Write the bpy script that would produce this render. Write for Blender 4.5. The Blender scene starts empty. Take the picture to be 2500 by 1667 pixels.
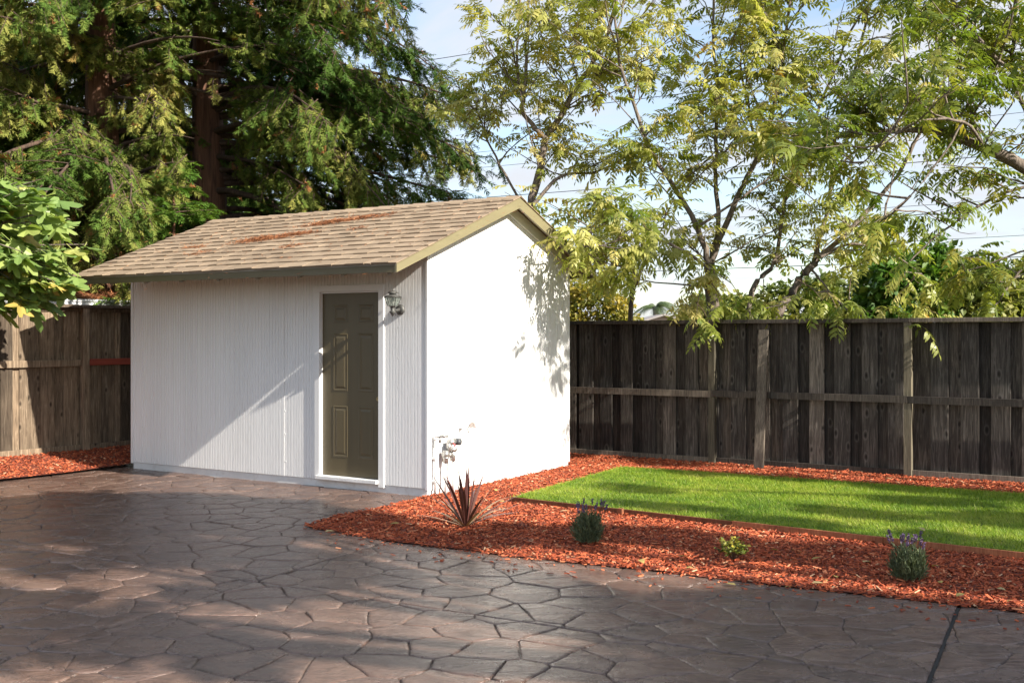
import bpy, bmesh, math, random
import numpy as np
from mathutils import Vector, Matrix, noise as mnoise

random.seed(7)
RNG = np.random.default_rng(11)
SC = bpy.context.scene
COL = SC.collection

# ------------------------------------------------------------------ camera, sky, sun, exposure
CAM_H = 1.68
F_PX = 2629.9            # focal length in pixels of the 2500 px wide photograph
HOR = 820.3              # horizon row
cam_d = bpy.data.cameras.new('camera')
cam = bpy.data.objects.new('camera', cam_d)
COL.objects.link(cam)
cam.location = (0, 0, CAM_H)
cam.rotation_euler = (math.pi / 2, 0, 0)
cam_d.sensor_width = 36
cam_d.lens = 36 * F_PX / 2500
cam_d.shift_y = -(833.5 - HOR) / 2500
cam_d.clip_start = 0.1
cam_d.clip_end = 2000
SC.camera = cam

SUN_ELEV = math.radians(30.6)
SUN_H = Vector((0.7915, -0.6106))          # horizontal direction towards the sun
sun_d = bpy.data.lights.new('sun', 'SUN')
sun_d.energy = 5.0
sun_d.angle = math.radians(0.6)
sun_d.color = (1.0, 0.93, 0.82)
sun = bpy.data.objects.new('sun', sun_d)
COL.objects.link(sun)
to_sun = Vector((SUN_H.x * math.cos(SUN_ELEV), SUN_H.y * math.cos(SUN_ELEV), math.sin(SUN_ELEV)))
sun.rotation_euler = to_sun.to_track_quat('Z', 'Y').to_euler()
sun.location = (20, -15, 20)

W = bpy.data.worlds.new('World')
SC.world = W
W.use_nodes = True
nt = W.node_tree
nt.nodes.clear()
wo = nt.nodes.new('ShaderNodeOutputWorld')
bg = nt.nodes.new('ShaderNodeBackground')
bg.inputs['Strength'].default_value = 0.115
sky = nt.nodes.new('ShaderNodeTexSky')
sky.sky_type = 'NISHITA'
sky.sun_disc = False
sky.sun_elevation = SUN_ELEV
sky.sun_rotation = math.atan2(SUN_H.x, SUN_H.y)
sky.air_density = 1.0
sky.dust_density = 0.8
sky.ozone_density = 1.0
tc = nt.nodes.new('ShaderNodeTexCoord')
sep = nt.nodes.new('ShaderNodeSeparateXYZ')
nt.links.new(tc.outputs['Generated'], sep.inputs[0])
addz = nt.nodes.new('ShaderNodeMath'); addz.operation = 'ADD'; addz.inputs[1].default_value = 0.14
mxz = nt.nodes.new('ShaderNodeMath'); mxz.operation = 'MAXIMUM'; mxz.inputs[1].default_value = 0.0
nt.links.new(sep.outputs['Z'], mxz.inputs[0]); nt.links.new(mxz.outputs[0], addz.inputs[0])
dx = nt.nodes.new('ShaderNodeMath'); dx.operation = 'DIVIDE'
dy = nt.nodes.new('ShaderNodeMath'); dy.operation = 'DIVIDE'
nt.links.new(sep.outputs['X'], dx.inputs[0]); nt.links.new(addz.outputs[0], dx.inputs[1])
nt.links.new(sep.outputs['Y'], dy.inputs[0]); nt.links.new(addz.outputs[0], dy.inputs[1])
cmb = nt.nodes.new('ShaderNodeCombineXYZ')
nt.links.new(dx.outputs[0], cmb.inputs[0]); nt.links.new(dy.outputs[0], cmb.inputs[1])
cn = nt.nodes.new('ShaderNodeTexNoise')
cn.inputs['Scale'].default_value = 1.35
cn.inputs['Detail'].default_value = 7
cn.inputs['Roughness'].default_value = 0.55
cn.inputs['Distortion'].default_value = 0.4
nt.links.new(cmb.outputs[0], cn.inputs['Vector'])
cr = nt.nodes.new('ShaderNodeValToRGB')
cr.color_ramp.elements[0].position = 0.36
cr.color_ramp.elements[1].position = 0.60
nt.links.new(cn.outputs['Fac'], cr.inputs[0])
cmx = nt.nodes.new('ShaderNodeMix'); cmx.data_type = 'RGBA'
cmx.inputs['B'].default_value = (3.35, 3.5, 3.8, 1)
nt.links.new(cr.outputs['Color'], cmx.inputs['Factor'])
nt.links.new(sky.outputs[0], cmx.inputs['A'])
nt.links.new(cmx.outputs['Result'], bg.inputs['Color'])
nt.links.new(bg.outputs[0], wo.inputs['Surface'])

SC.view_settings.view_transform = 'Standard'
SC.view_settings.look = 'None'
SC.view_settings.exposure = 1.15
SC.view_settings.gamma = 1
SC.view_settings.use_curve_mapping = False
SC.render.engine = 'CYCLES'
SC.cycles.max_bounces = 7
SC.cycles.diffuse_bounces = 4
SC.cycles.glossy_bounces = 3
SC.cycles.transmission_bounces = 5
SC.cycles.transparent_max_bounces = 6
SC.cycles.caustics_reflective = False
SC.cycles.caustics_refractive = False
SC.cycles.use_denoising = True

# ------------------------------------------------------------------ helpers
def G(x, y, z=0.0):
    """point of the level z seen at column x, row y of the photograph"""
    Y = F_PX * (CAM_H - z) / (y - HOR)
    return Vector(((x - 1250) / F_PX * Y, Y, z))

def A(x, y, Y):
    """point at distance Y behind display column x, row y (2352 px wide view)"""
    return Vector(((x * 1.0629 - 1250) / F_PX * Y, Y, CAM_H + (HOR - y * 1.0629) / F_PX * Y))

def link(o, parent=None):
    COL.objects.link(o)
    if parent is not None:
        o.parent = parent
    return o

def tag(o, label, cat, group=None, kind=None):
    o['label'] = label
    o['category'] = cat
    if group:
        o['group'] = group
    if kind:
        o['kind'] = kind
    return o

def empty(name, loc=(0, 0, 0), rz=0.0):
    o = bpy.data.objects.new(name, None)
    o.location = loc
    o.rotation_euler = (0, 0, rz)
    o.empty_display_size = 0.2
    return link(o)

def mesh_obj(name, V, F, mat, parent=None, smooth=False, attrs=None):
    me = bpy.data.meshes.new(name)
    if isinstance(F, np.ndarray):
        V = np.asarray(V, np.float32)
        k = F.shape[1]
        me.vertices.add(len(V)); me.vertices.foreach_set('co', V.ravel())
        me.loops.add(F.size); me.loops.foreach_set('vertex_index', F.astype(np.int32).ravel())
        me.polygons.add(len(F)); me.polygons.foreach_set('loop_start', np.arange(0, F.size, k, dtype=np.int32))
        me.update(calc_edges=True)
    else:
        me.from_pydata([tuple(v) for v in V], [], F)
        me.update()
    if attrs:
        for an, av in attrs.items():
            a = me.attributes.new(an, 'FLOAT', 'POINT')
            a.data.foreach_set('value', np.asarray(av, np.float32))
    (me.shade_smooth if smooth else me.shade_flat)()
    if mat is not None:
        me.materials.append(mat)
    return link(bpy.data.objects.new(name, me), parent)

class MB:
    """collects boxes, prisms, tubes and lathes into one mesh"""
    def __init__(s):
        s.v = []; s.f = []
    def add(s, V, F):
        b = len(s.v)
        s.v += [Vector(p) for p in V]
        s.f += [tuple(b + i for i in f) for f in F]
        return s
    def box(s, x0, x1, y0, y1, z0, z1):
        V = [(x0, y0, z0), (x1, y0, z0), (x1, y1, z0), (x0, y1, z0), (x0, y0, z1), (x1, y0, z1), (x1, y1, z1), (x0, y1, z1)]
        return s.add(V, [(0, 3, 2, 1), (4, 5, 6, 7), (0, 1, 5, 4), (1, 2, 6, 5), (2, 3, 7, 6), (3, 0, 4, 7)])
    def bar(s, a, b, w, h, up=(0, 0, 1)):
        a = Vector(a); b = Vector(b)
        d = (b - a).normalized(); u = Vector(up)
        sd = d.cross(u).normalized(); u = sd.cross(d).normalized()
        V = []
        for p in (a, b):
            for i, j in ((-1, -1), (1, -1), (1, 1), (-1, 1)):
                V.append(p + sd * (w / 2 * i) + u * (h / 2 * j))
        return s.add(V, [(0, 1, 2, 3), (7, 6, 5, 4), (0, 4, 5, 1), (1, 5, 6, 2), (2, 6, 7, 3), (3, 7, 4, 0)])
    def tube(s, pts, rad, n=8, cap=True):
        pts = [Vector(p) for p in pts]
        if not hasattr(rad, '__len__'):
            rad = [rad] * len(pts)
        V = []; F = []
        ref = Vector((0.31, 0.17, 0.93)).normalized()
        for i, p in enumerate(pts):
            d = (pts[min(i + 1, len(pts) - 1)] - pts[max(i - 1, 0)]).normalized()
            if abs(d.dot(ref)) > 0.95:
                r2 = Vector((1, 0, 0))
            else:
                r2 = ref
            sd = d.cross(r2).normalized(); u = sd.cross(d)
            for k in range(n):
                a = 2 * math.pi * k / n
                V.append(p + (sd * math.cos(a) + u * math.sin(a)) * rad[i])
        for i in range(len(pts) - 1):
            for k in range(n):
                k2 = (k + 1) % n
                F.append((i * n + k, i * n + k2, (i + 1) * n + k2, (i + 1) * n + k))
        if cap:
            F.append(tuple(range(n - 1, -1, -1)))
            F.append(tuple((len(pts) - 1) * n + k for k in range(n)))
        return s.add(V, F)
    def lathe(s, prof, c=(0, 0, 0), n=16):
        c = Vector(c)
        V = []; F = []
        for r, z in prof:
            for k in range(n):
                a = 2 * math.pi * k / n
                V.append(c + Vector((r * math.cos(a), r * math.sin(a), z)))
        for i in range(len(prof) - 1):
            for k in range(n):
                k2 = (k + 1) % n
                F.append((i * n + k, i * n + k2, (i + 1) * n + k2, (i + 1) * n + k))
        F.append(tuple(range(n - 1, -1, -1)))
        F.append(tuple((len(prof) - 1) * n + k for k in range(n)))
        return s.add(V, F)
    def build(s, name, mat, parent=None, smooth=False, bevel=0.0):
        o = mesh_obj(name, s.v, s.f, mat, parent, smooth)
        if bevel:
            m = o.modifiers.new('bevel', 'BEVEL'); m.width = bevel; m.segments = 2; m.limit_method = 'ANGLE'
        return o

# ------------------------------------------------------------------ materials
def newmat(name):
    m = bpy.data.materials.new(name); m.use_nodes = True
    t = m.node_tree
    return m, t, t.nodes['Principled BSDF'], t.nodes['Material Output']

def nd(t, typ, **kw):
    n = t.nodes.new(typ)
    for k, v in kw.items():
        if k in n.inputs:
            n.inputs[k].default_value = v
        else:
            setattr(n, k, v)
    return n

def ramp(t, fac, stops):
    r = t.nodes.new('ShaderNodeValToRGB')
    el = r.color_ramp.elements
    while len(el) < len(stops):
        el.new(0.5)
    for e, (p, c) in zip(el, stops):
        e.position = p; e.color = (c[0], c[1], c[2], 1)
    t.links.new(fac, r.inputs[0])
    return r.outputs[0]

def coords(t, scale=(1, 1, 1), offs_random=False, kind='Object'):
    tcn = t.nodes.new('ShaderNodeTexCoord')
    mp = t.nodes.new('ShaderNodeMapping')
    mp.inputs['Scale'].default_value = scale
    t.links.new(tcn.outputs[kind], mp.inputs[0])
    if offs_random:
        oi = t.nodes.new('ShaderNodeObjectInfo')
        ml = nd(t, 'ShaderNodeMath', operation='MULTIPLY'); ml.inputs[1].default_value = 73.0
        t.links.new(oi.outputs['Random'], ml.inputs[0])
        cb = t.nodes.new('ShaderNodeCombineXYZ')
        t.links.new(ml.outputs[0], cb.inputs[0]); t.links.new(ml.outputs[0], cb.inputs[1])
        t.links.new(cb.outputs[0], mp.inputs['Location'])
    return mp.outputs[0]

def noise(t, vec, scale, detail=5, rough=0.55, dist=0.0):
    n = nd(t, 'ShaderNodeTexNoise', Scale=scale, Detail=detail, Roughness=rough, Distortion=dist)
    t.links.new(vec, n.inputs['Vector'])
    return n.outputs['Fac']

def mixc(t, fac, a, b, mode='MIX'):
    m = t.nodes.new('ShaderNodeMix'); m.data_type = 'RGBA'; m.blend_type = mode
    for sock, v in (('Factor', fac), ('A', a), ('B', b)):
        if hasattr(v, 'is_linked') or hasattr(v, 'links'):
            t.links.new(v, m.inputs[sock])
        elif isinstance(v, (int, float)):
            m.inputs[sock].default_value = v
        else:
            m.inputs[sock].default_value = (v[0], v[1], v[2], 1)
    return m.outputs['Result']

def math2(t, op, a, b):
    m = nd(t, 'ShaderNodeMath', operation=op)
    for i, v in enumerate((a, b)):
        if isinstance(v, (int, float)):
            m.inputs[i].default_value = v
        else:
            t.links.new(v, m.inputs[i])
    return m.outputs[0]

def bump(t, p, h, strength=0.3, dist=0.01):
    b = nd(t, 'ShaderNodeBump', Strength=strength, Distance=dist)
    t.links.new(h, b.inputs['Height'])
    t.links.new(b.outputs[0], p.inputs['Normal'])

def paint(name, col, rough=0.5, var=0.12, bump_s=0.15, grain=(1, 1, 1), spec=0.5, dirt=None):
    m, t, p, o = newmat(name)
    v = coords(t, grain)
    n1 = noise(t, v, 3.0, 6)
    n2 = noise(t, v, 60.0, 4)
    d = tuple(c * (1 - var) for c in col)
    l = tuple(min(1, c * (1 + var * 0.5)) for c in col)
    c1 = ramp(t, n1, [(0.3, d), (0.7, l)])
    if dirt:
        n3 = noise(t, v, 9.0, 8, 0.65)
        msk = ramp(t, n3, [(0.56, (0, 0, 0)), (0.72, (1, 1, 1))])
        c1 = mixc(t, math2(t, 'MULTIPLY', msk, 0.45), c1, dirt)
    t.links.new(c1, p.inputs['Base Color'])
    p.inputs['Roughness'].default_value = rough
    p.inputs['Specular IOR Level'].default_value = spec
    bump(t, p, n2, bump_s, 0.004)
    return m

def wood(name, dark, mid, light, rough=0.85, knots=True):
    m, t, p, o = newmat(name)
    v = coords(t, (1, 1, 1), True)
    # stretched grain along z
    mp = t.nodes.new('ShaderNodeMapping'); mp.inputs['Scale'].default_value = (26, 26, 1.6)
    t.links.new(v, mp.inputs[0])
    g = noise(t, mp.outputs[0], 2.0, 7, 0.65, 0.9)
    c = ramp(t, g, [(0.28, dark), (0.5, mid), (0.74, light)])
    big = noise(t, v, 1.6, 4)
    c = mixc(t, 0.55, c, ramp(t, big, [(0.3, (0.45, 0.45, 0.46)), (0.7, (1.25, 1.2, 1.15))]), 'MULTIPLY')
    oi = t.nodes.new('ShaderNodeObjectInfo')
    c = mixc(t, 0.9, c, ramp(t, oi.outputs['Random'], [(0, (0.38, 0.37, 0.37)), (0.45, (0.85, 0.82, 0.79)), (1, (1.7, 1.62, 1.52))]), 'MULTIPLY')
    h = g
    if knots:
        sx = t.nodes.new('ShaderNodeSeparateXYZ'); t.links.new(v, sx.inputs[0])
        cx_ = t.nodes.new('ShaderNodeCombineXYZ')
        t.links.new(math2(t, 'MULTIPLY', sx.outputs[0], 7.5), cx_.inputs[0])
        t.links.new(math2(t, 'MULTIPLY', sx.outputs[2], 3.6), cx_.inputs[1])
        vo = nd(t, 'ShaderNodeTexVoronoi', voronoi_dimensions='2D', Scale=1.0, Randomness=1.0)
        t.links.new(cx_.outputs[0], vo.inputs['Vector'])
        km = ramp(t, vo.outputs['Distance'], [(0.0, (1, 1, 1)), (0.07, (0.8, 0.8, 0.8)), (0.13, (0, 0, 0))])
        ring = ramp(t, vo.outputs['Distance'], [(0.14, (0, 0, 0)), (0.19, (1, 1, 1)), (0.28, (0, 0, 0))])
        sr = t.nodes.new('ShaderNodeSeparateColor'); t.links.new(vo.outputs['Color'], sr.inputs[0])
        on = math2(t, 'GREATER_THAN', sr.outputs[0], 0.74)
        km = math2(t, 'MULTIPLY', km, on); ring = math2(t, 'MULTIPLY', ring, on)
        c = mixc(t, math2(t, 'MULTIPLY', ring, 0.22), c, light)
        c = mixc(t, math2(t, 'MULTIPLY', km, 0.85), c, tuple(x * 0.28 for x in dark))
        h = math2(t, 'SUBTRACT', g, km)
    t.links.new(c, p.inputs['Base Color'])
    p.inputs['Roughness'].default_value = rough
    p.inputs['Specular IOR Level'].default_value = 0.25
    bump(t, p, h, 0.5, 0.006)
    return m

def leafmat(name, stops, trans=0.35, rough=0.45, tcol=1.5, spec=0.4):
    m, t, p, o = newmat(name)
    at = t.nodes.new('ShaderNodeAttribute'); at.attribute_name = 'tint'
    c = ramp(t, at.outputs['Fac'], stops)
    t.links.new(c, p.inputs['Base Color'])
    p.inputs['Roughness'].default_value = rough
    p.inputs['Specular IOR Level'].default_value = spec
    if trans:
        tr = t.nodes.new('ShaderNodeBsdfTranslucent')
        tc2 = mixc(t, 1.0, c, (tcol, tcol * 1.1, tcol * 0.5), 'MULTIPLY')
        t.links.new(tc2, tr.inputs[0])
        mx = t.nodes.new('ShaderNodeMixShader'); mx.inputs[0].default_value = trans
        t.links.new(p.outputs[0], mx.inputs[1]); t.links.new(tr.outputs[0], mx.inputs[2])
        t.links.new(mx.outputs[0], o.inputs['Surface'])
    return m

def bark(name, dark, light, sc=(9, 9, 1.2)):
    m, t, p, o = newmat(name)
    v = coords(t, sc)
    n1 = noise(t, v, 1.6, 8, 0.65, 1.0)
    t.links.new(ramp(t, n1, [(0.3, dark), (0.7, light)]), p.inputs['Base Color'])
    p.inputs['Roughness'].default_value = 0.9
    bump(t, p, n1, 0.9, 0.03)
    return m

M = {}
M['white'] = paint('white_paint', (0.83, 0.83, 0.82), 0.55, 0.05, 0.35, (1, 1, 0.12), 0.35)
M['white_trim'] = paint('white_trim_paint', (0.80, 0.80, 0.79), 0.45, 0.05, 0.15, (1, 1, 1), 0.4)
M['found'] = paint('painted_concrete', (0.74, 0.74, 0.73), 0.7, 0.12, 0.9, (1, 1, 1), 0.3, dirt=(0.42, 0.38, 0.34))
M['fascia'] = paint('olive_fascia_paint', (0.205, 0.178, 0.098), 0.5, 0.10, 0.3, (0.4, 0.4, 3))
M['fascia_front'] = paint('shaded_olive_fascia_paint', (0.125, 0.102, 0.052), 0.55, 0.14, 0.3, (0.3, 3, 3), dirt=(0.17, 0.155, 0.115))  # the rake's olive paint again, with the eave's shade darkened into it
M['door'] = paint('brown_door_paint', (0.105, 0.082, 0.042), 0.40, 0.06, 0.12, (6, 6, 0.4))
M['metal_dark'] = paint('aged_dark_metal', (0.10, 0.10, 0.095), 0.5, 0.4, 0.4, (8, 8, 8), 0.5, dirt=(0.32, 0.26, 0.20))
M['metal_dark'].node_tree.nodes['Principled BSDF'].inputs['Metallic'].default_value = 0.35
M['steel'] = paint('galvanised_steel', (0.45, 0.44, 0.42), 0.35, 0.25, 0.3, (8, 8, 8))
M['steel'].node_tree.nodes['Principled BSDF'].inputs['Metallic'].default_value = 0.7
M['brass'] = paint('worn_brass', (0.40, 0.30, 0.14), 0.35, 0.2, 0.1)
M['brass'].node_tree.nodes['Principled BSDF'].inputs['Metallic'].default_value = 0.8
M['plastic_dark'] = paint('dark_grey_plastic', (0.06, 0.065, 0.07), 0.45, 0.2, 0.1)
M['pvc'] = paint('white_pvc', (0.70, 0.70, 0.69), 0.4, 0.08, 0.05)
M['red_wire'] = paint('red_wire', (0.45, 0.04, 0.05), 0.5)
M['soffit'] = paint('soffit_wood', (0.30, 0.27, 0.22), 0.8, 0.2, 0.3, (1, 8, 1))
M['fence'] = wood('shaded_weathered_wood', (0.018, 0.015, 0.013), (0.056, 0.048, 0.041), (0.15, 0.134, 0.116))  # back boards: less weathered, and their deeper shade is put into the tone
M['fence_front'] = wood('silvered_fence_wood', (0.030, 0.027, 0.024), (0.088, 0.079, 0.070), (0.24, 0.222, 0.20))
M['fence_rail'] = wood('weathered_rail_wood', (0.050, 0.043, 0.036), (0.105, 0.092, 0.078), (0.20, 0.178, 0.152), knots=False)
M['fence_left'] = wood('sunworn_fence_wood', (0.055, 0.040, 0.028), (0.145, 0.112, 0.080), (0.30, 0.245, 0.18))
M['fence_post'] = wood('green_grey_post_wood', (0.055, 0.05, 0.037), (0.11, 0.10, 0.075), (0.19, 0.175, 0.13), knots=False)
M['red_rail'] = paint('red_stained_rail', (0.30, 0.055, 0.03), 0.6, 0.25, 0.3, (1, 1, 8))
M['edging'] = wood('redwood_edging', (0.17, 0.06, 0.03), (0.28, 0.11, 0.055), (0.38, 0.17, 0.09), knots=False)
M['limb_bark'] = bark('dark_limb_bark', (0.03, 0.018, 0.012), (0.13, 0.08, 0.055), (12, 12, 3))  # limbs take a darker bark than the trunks
M['redwood_bark'] = bark('redwood_bark', (0.045, 0.02, 0.012), (0.24, 0.115, 0.065), (7, 7, 0.6))
M['grey_bark'] = bark('grey_brown_bark', (0.07, 0.052, 0.04), (0.27, 0.22, 0.18), (14, 14, 3))
M['twig'] = bark('brown_twig_bark', (0.08, 0.05, 0.03), (0.20, 0.14, 0.09), (20, 20, 5))
M['pinnate'] = leafmat('pinnate_leaf', [(0, (0.11, 0.165, 0.025)), (0.35, (0.23, 0.265, 0.045)), (0.7, (0.38, 0.375, 0.11)), (0.93, (0.50, 0.45, 0.16)), (1.0, (0.48, 0.27, 0.05))], 0.42, 0.36, 1.25)
M['pinnate_dark'] = leafmat('dark_pinnate_leaf', [(0, (0.085, 0.135, 0.022)), (0.5, (0.17, 0.205, 0.035)), (0.9, (0.30, 0.28, 0.055)), (1.0, (0.42, 0.28, 0.05))], 0.42, 0.4, 1.4)
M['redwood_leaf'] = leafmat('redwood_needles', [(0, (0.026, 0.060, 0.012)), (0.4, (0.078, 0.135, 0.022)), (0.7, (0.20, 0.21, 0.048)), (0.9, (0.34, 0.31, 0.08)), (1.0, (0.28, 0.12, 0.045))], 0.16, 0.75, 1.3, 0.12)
M['redwood_young'] = leafmat('young_redwood_needles', [(0, (0.05, 0.115, 0.018)), (0.6, (0.11, 0.20, 0.03)), (1.0, (0.20, 0.26, 0.05))], 0.3, 0.45, 1.4)
M['fig'] = leafmat('fig_leaf', [(0, (0.085, 0.155, 0.04)), (0.5, (0.195, 0.285, 0.08)), (0.9, (0.32, 0.37, 0.11)), (1.0, (0.46, 0.36, 0.10))], 0.3, 0.42, 1.5)
M['bg_leaf'] = leafmat('distant_leaf', [(0, (0.07, 0.11, 0.025)), (0.5, (0.16, 0.19, 0.045)), (1.0, (0.30, 0.28, 0.07))], 0.3, 0.55, 1.4)
M['bg_yellow'] = leafmat('yellowing_leaf', [(0, (0.12, 0.14, 0.025)), (0.5, (0.24, 0.22, 0.04)), (1.0, (0.38, 0.28, 0.045))], 0.35, 0.5, 1.4)
M['palm'] = leafmat('palm_frond', [(0, (0.05, 0.085, 0.03)), (1.0, (0.13, 0.17, 0.06))], 0.2, 0.5, 1.3)
M['grass'] = leafmat('lawn_grass_blade', [(0, (0.08, 0.165, 0.018)), (0.5, (0.215, 0.315, 0.032)), (0.9, (0.37, 0.41, 0.06)), (1.0, (0.46, 0.42, 0.16))], 0.35, 0.45, 1.4)
M['cordyline'] = leafmat('maroon_strap_leaf', [(0, (0.075, 0.028, 0.026)), (0.6, (0.16, 0.065, 0.052)), (0.85, (0.20, 0.11, 0.08)), (1.0, (0.38, 0.27, 0.14))], 0.15, 0.35, 1.2)
M['lavender'] = leafmat('lavender_leaf', [(0, (0.06, 0.085, 0.045)), (1.0, (0.16, 0.19, 0.10))], 0.15, 0.6)
M['lav_flower'] = leafmat('lavender_flower', [(0, (0.10, 0.065, 0.14)), (1.0, (0.23, 0.155, 0.29))], 0.15, 0.6, 1.2)
M['euonymus'] = leafmat('variegated_leaf', [(0, (0.06, 0.10, 0.02)), (0.45, (0.15, 0.18, 0.03)), (0.8, (0.32, 0.29, 0.045)), (1.0, (0.46, 0.36, 0.04))], 0.25, 0.4, 1.3)
M['dry_leaf'] = leafmat('fallen_leaf', [(0, (0.30, 0.20, 0.06)), (0.5, (0.42, 0.34, 0.10)), (1.0, (0.50, 0.40, 0.22))], 0.2, 0.6, 1.2)
M['litter'] = leafmat('redwood_litter', [(0, (0.16, 0.055, 0.025)), (0.5, (0.32, 0.125, 0.05)), (1.0, (0.46, 0.23, 0.11))], 0.0, 0.8)
M['chips'] = leafmat('red_wood_chips', [(0, (0.12, 0.024, 0.011)), (0.35, (0.32, 0.064, 0.024)), (0.75, (0.50, 0.118, 0.042)), (0.95, (0.60, 0.20, 0.085)), (1.0, (0.60, 0.36, 0.21))], 0.0, 0.8)
M['wire'] = paint('black_cable', (0.03, 0.03, 0.032), 0.6)
M['gutter'] = paint('white_gutter', (0.78, 0.78, 0.78), 0.4, 0.06)
M['pink_wall'] = paint('pale_pink_stucco', (0.52, 0.42, 0.42), 0.8)
M['far_roof'] = paint('grey_far_roof', (0.30, 0.27, 0.26), 0.8)
M['rubber'] = paint('black_joint_filler', (0.015, 0.014, 0.014), 0.8)

# glass
m, t, p, o = newmat('lantern_glass')
p.inputs['Base Color'].default_value = (0.85, 0.95, 0.88, 1)
p.inputs['Roughness'].default_value = 0.12
p.inputs['Transmission Weight'].default_value = 0.9
p.inputs['Alpha'].default_value = 0.55
p.inputs['IOR'].default_value = 1.1
M['glass'] = m
m, t, p, o = newmat('frosted_bulb')
p.inputs['Base Color'].default_value = (0.85, 0.85, 0.80, 1)
p.inputs['Roughness'].default_value = 0.3
M['bulb'] = m

# asphalt shingles: each tab its own tone, granular
m, t, p, o = newmat('tan_asphalt_shingle')
v = coords(t, (1, 1, 1))
oi = t.nodes.new('ShaderNodeObjectInfo')
c = ramp(t, oi.outputs['Random'], [(0, (0.272, 0.208, 0.148)), (0.4, (0.305, 0.234, 0.167)), (0.75, (0.328, 0.252, 0.180)), (1, (0.352, 0.272, 0.195))])
gr = noise(t, v, 190, 3, 0.7)
c = mixc(t, 0.75, c, ramp(t, gr, [(0.3, (0.55, 0.53, 0.5)), (0.7, (1.3, 1.28, 1.25))]), 'MULTIPLY')
st = noise(t, v, 2.2, 5)
c = mixc(t, 0.6, c, ramp(t, st, [(0.3, (0.68, 0.66, 0.64)), (0.7, (1.15, 1.13, 1.1))]), 'MULTIPLY')
t.links.new(c, p.inputs['Base Color'])
p.inputs['Roughness'].default_value = 0.9
p.inputs['Specular IOR Level'].default_value = 0.25
bump(t, p, gr, 0.5, 0.004)
M['shingle'] = m
# the far end of the roof is one part, there the tone changes from tab to tab by island
m2 = m.copy(); m2.name = 'tan_asphalt_shingle_far'
t2 = m2.node_tree
g2 = t2.nodes.new('ShaderNodeNewGeometry')
for l in list(t2.links):
    if l.from_node.type == 'OBJECT_INFO':
        to = l.to_socket; t2.links.remove(l); t2.links.new(g2.outputs['Random Per Island'], to)
M['shingle_far'] = m2

# stamped concrete
def concrete(name, mul):
    m, t, p, o = newmat(name)
    v = coords(t, (1, 1, 1), True)
    gp = t.nodes.new('ShaderNodeNewGeometry')
    n1 = noise(t, gp.outputs['Position'], 0.55, 5)
    n2 = noise(t, v, 3.0, 8, 0.65, 0.6)
    n3 = noise(t, v, 26, 6, 0.7)
    c = ramp(t, n2, [(0.25, (0.095, 0.068, 0.056)), (0.5, (0.170, 0.125, 0.104)), (0.75, (0.245, 0.186, 0.155))])
    c = mixc(t, 0.55, c, ramp(t, n1, [(0.3, (0.74, 0.73, 0.74)), (0.7, (1.2, 1.15, 1.08))]), 'MULTIPLY')
    c = mixc(t, 0.45, c, ramp(t, n3, [(0.3, (0.7, 0.7, 0.7)), (0.7, (1.2, 1.2, 1.2))]), 'MULTIPLY')
    oi = t.nodes.new('ShaderNodeObjectInfo')
    c = mixc(t, 0.7, c, ramp(t, oi.outputs['Random'], [(0, (0.80, 0.80, 0.83)), (1, (1.16, 1.14, 1.10))]), 'MULTIPLY')
    c = mixc(t, 1.0, c, (mul * .90, mul * .78, mul * .73), 'MULTIPLY')
    # slate-like clefts: stretched, distorted ridges
    mp = t.nodes.new('ShaderNodeMapping'); mp.inputs['Scale'].default_value = (1.7, 5.2, 1); mp.inputs['Rotation'].default_value = (0, 0, 0.35)
    t.links.new(v, mp.inputs[0])
    cl = noise(t, mp.outputs[0], 1.3, 9, 0.62, 1.6)
    cab = math2(t, 'ABSOLUTE', math2(t, 'SUBTRACT', cl, 0.5), 0.0)
    crk = ramp(t, cab, [(0.0, (0, 0, 0)), (0.020, (1, 1, 1))])
    c = mixc(t, 0.8, c, ramp(t, crk, [(0, (0.45, 0.43, 0.42)), (1, (1, 1, 1))]), 'MULTIPLY')
    rl = noise(t, v, 9.0, 9, 0.7, 0.8)
    rdg = math2(t, 'ABSOLUTE', math2(t, 'SUBTRACT', rl, 0.5), 0.0)
    t.links.new(c, p.inputs['Base Color'])
    r = ramp(t, n2, [(0.3, (0.16, 0.16, 0.16)), (0.75, (0.36, 0.36, 0.36))])
    t.links.new(r, p.inputs['Roughness'])
    p.inputs['Specular IOR Level'].default_value = 0.9
    h = math2(t, 'ADD', math2(t, 'ADD', math2(t, 'MULTIPLY', cl, 1.6), math2(t, 'MULTIPLY', rdg, 0.9)), math2(t, 'ADD', math2(t, 'MULTIPLY', crk, 0.35), math2(t, 'MULTIPLY', n3, 0.30)))
    bump(t, p, h, 0.7, 0.022)
    return m
M['stone'] = concrete('stamped_concrete', 1.0)
M['joint'] = concrete('stamped_concrete_joint', 0.55)

# soil, mulch underlay, far ground
M['mulch_base'] = paint('mulch_underlayer', (0.20, 0.042, 0.018), 0.9, 0.5, 1.0, (9, 9, 9))
M['ground'] = paint('dry_ground', (0.13, 0.115, 0.06), 0.95, 0.4, 0.5, (2, 2, 2))
M['lawn_base'] = paint('lawn_soil', (0.045, 0.07, 0.015), 0.95, 0.4, 0.8, (5, 5, 5))

# ------------------------------------------------------------------ ground, patio, beds
g = mesh_obj('ground', [(-400, -200, -0.06), (400, -200, -0.06), (400, 700, -0.06), (-400, 700, -0.06)], [(0, 1, 2, 3)], M['ground'])
g['kind'] = 'structure'; g['label'] = 'dry earth of the yard and beyond the fence'

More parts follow.
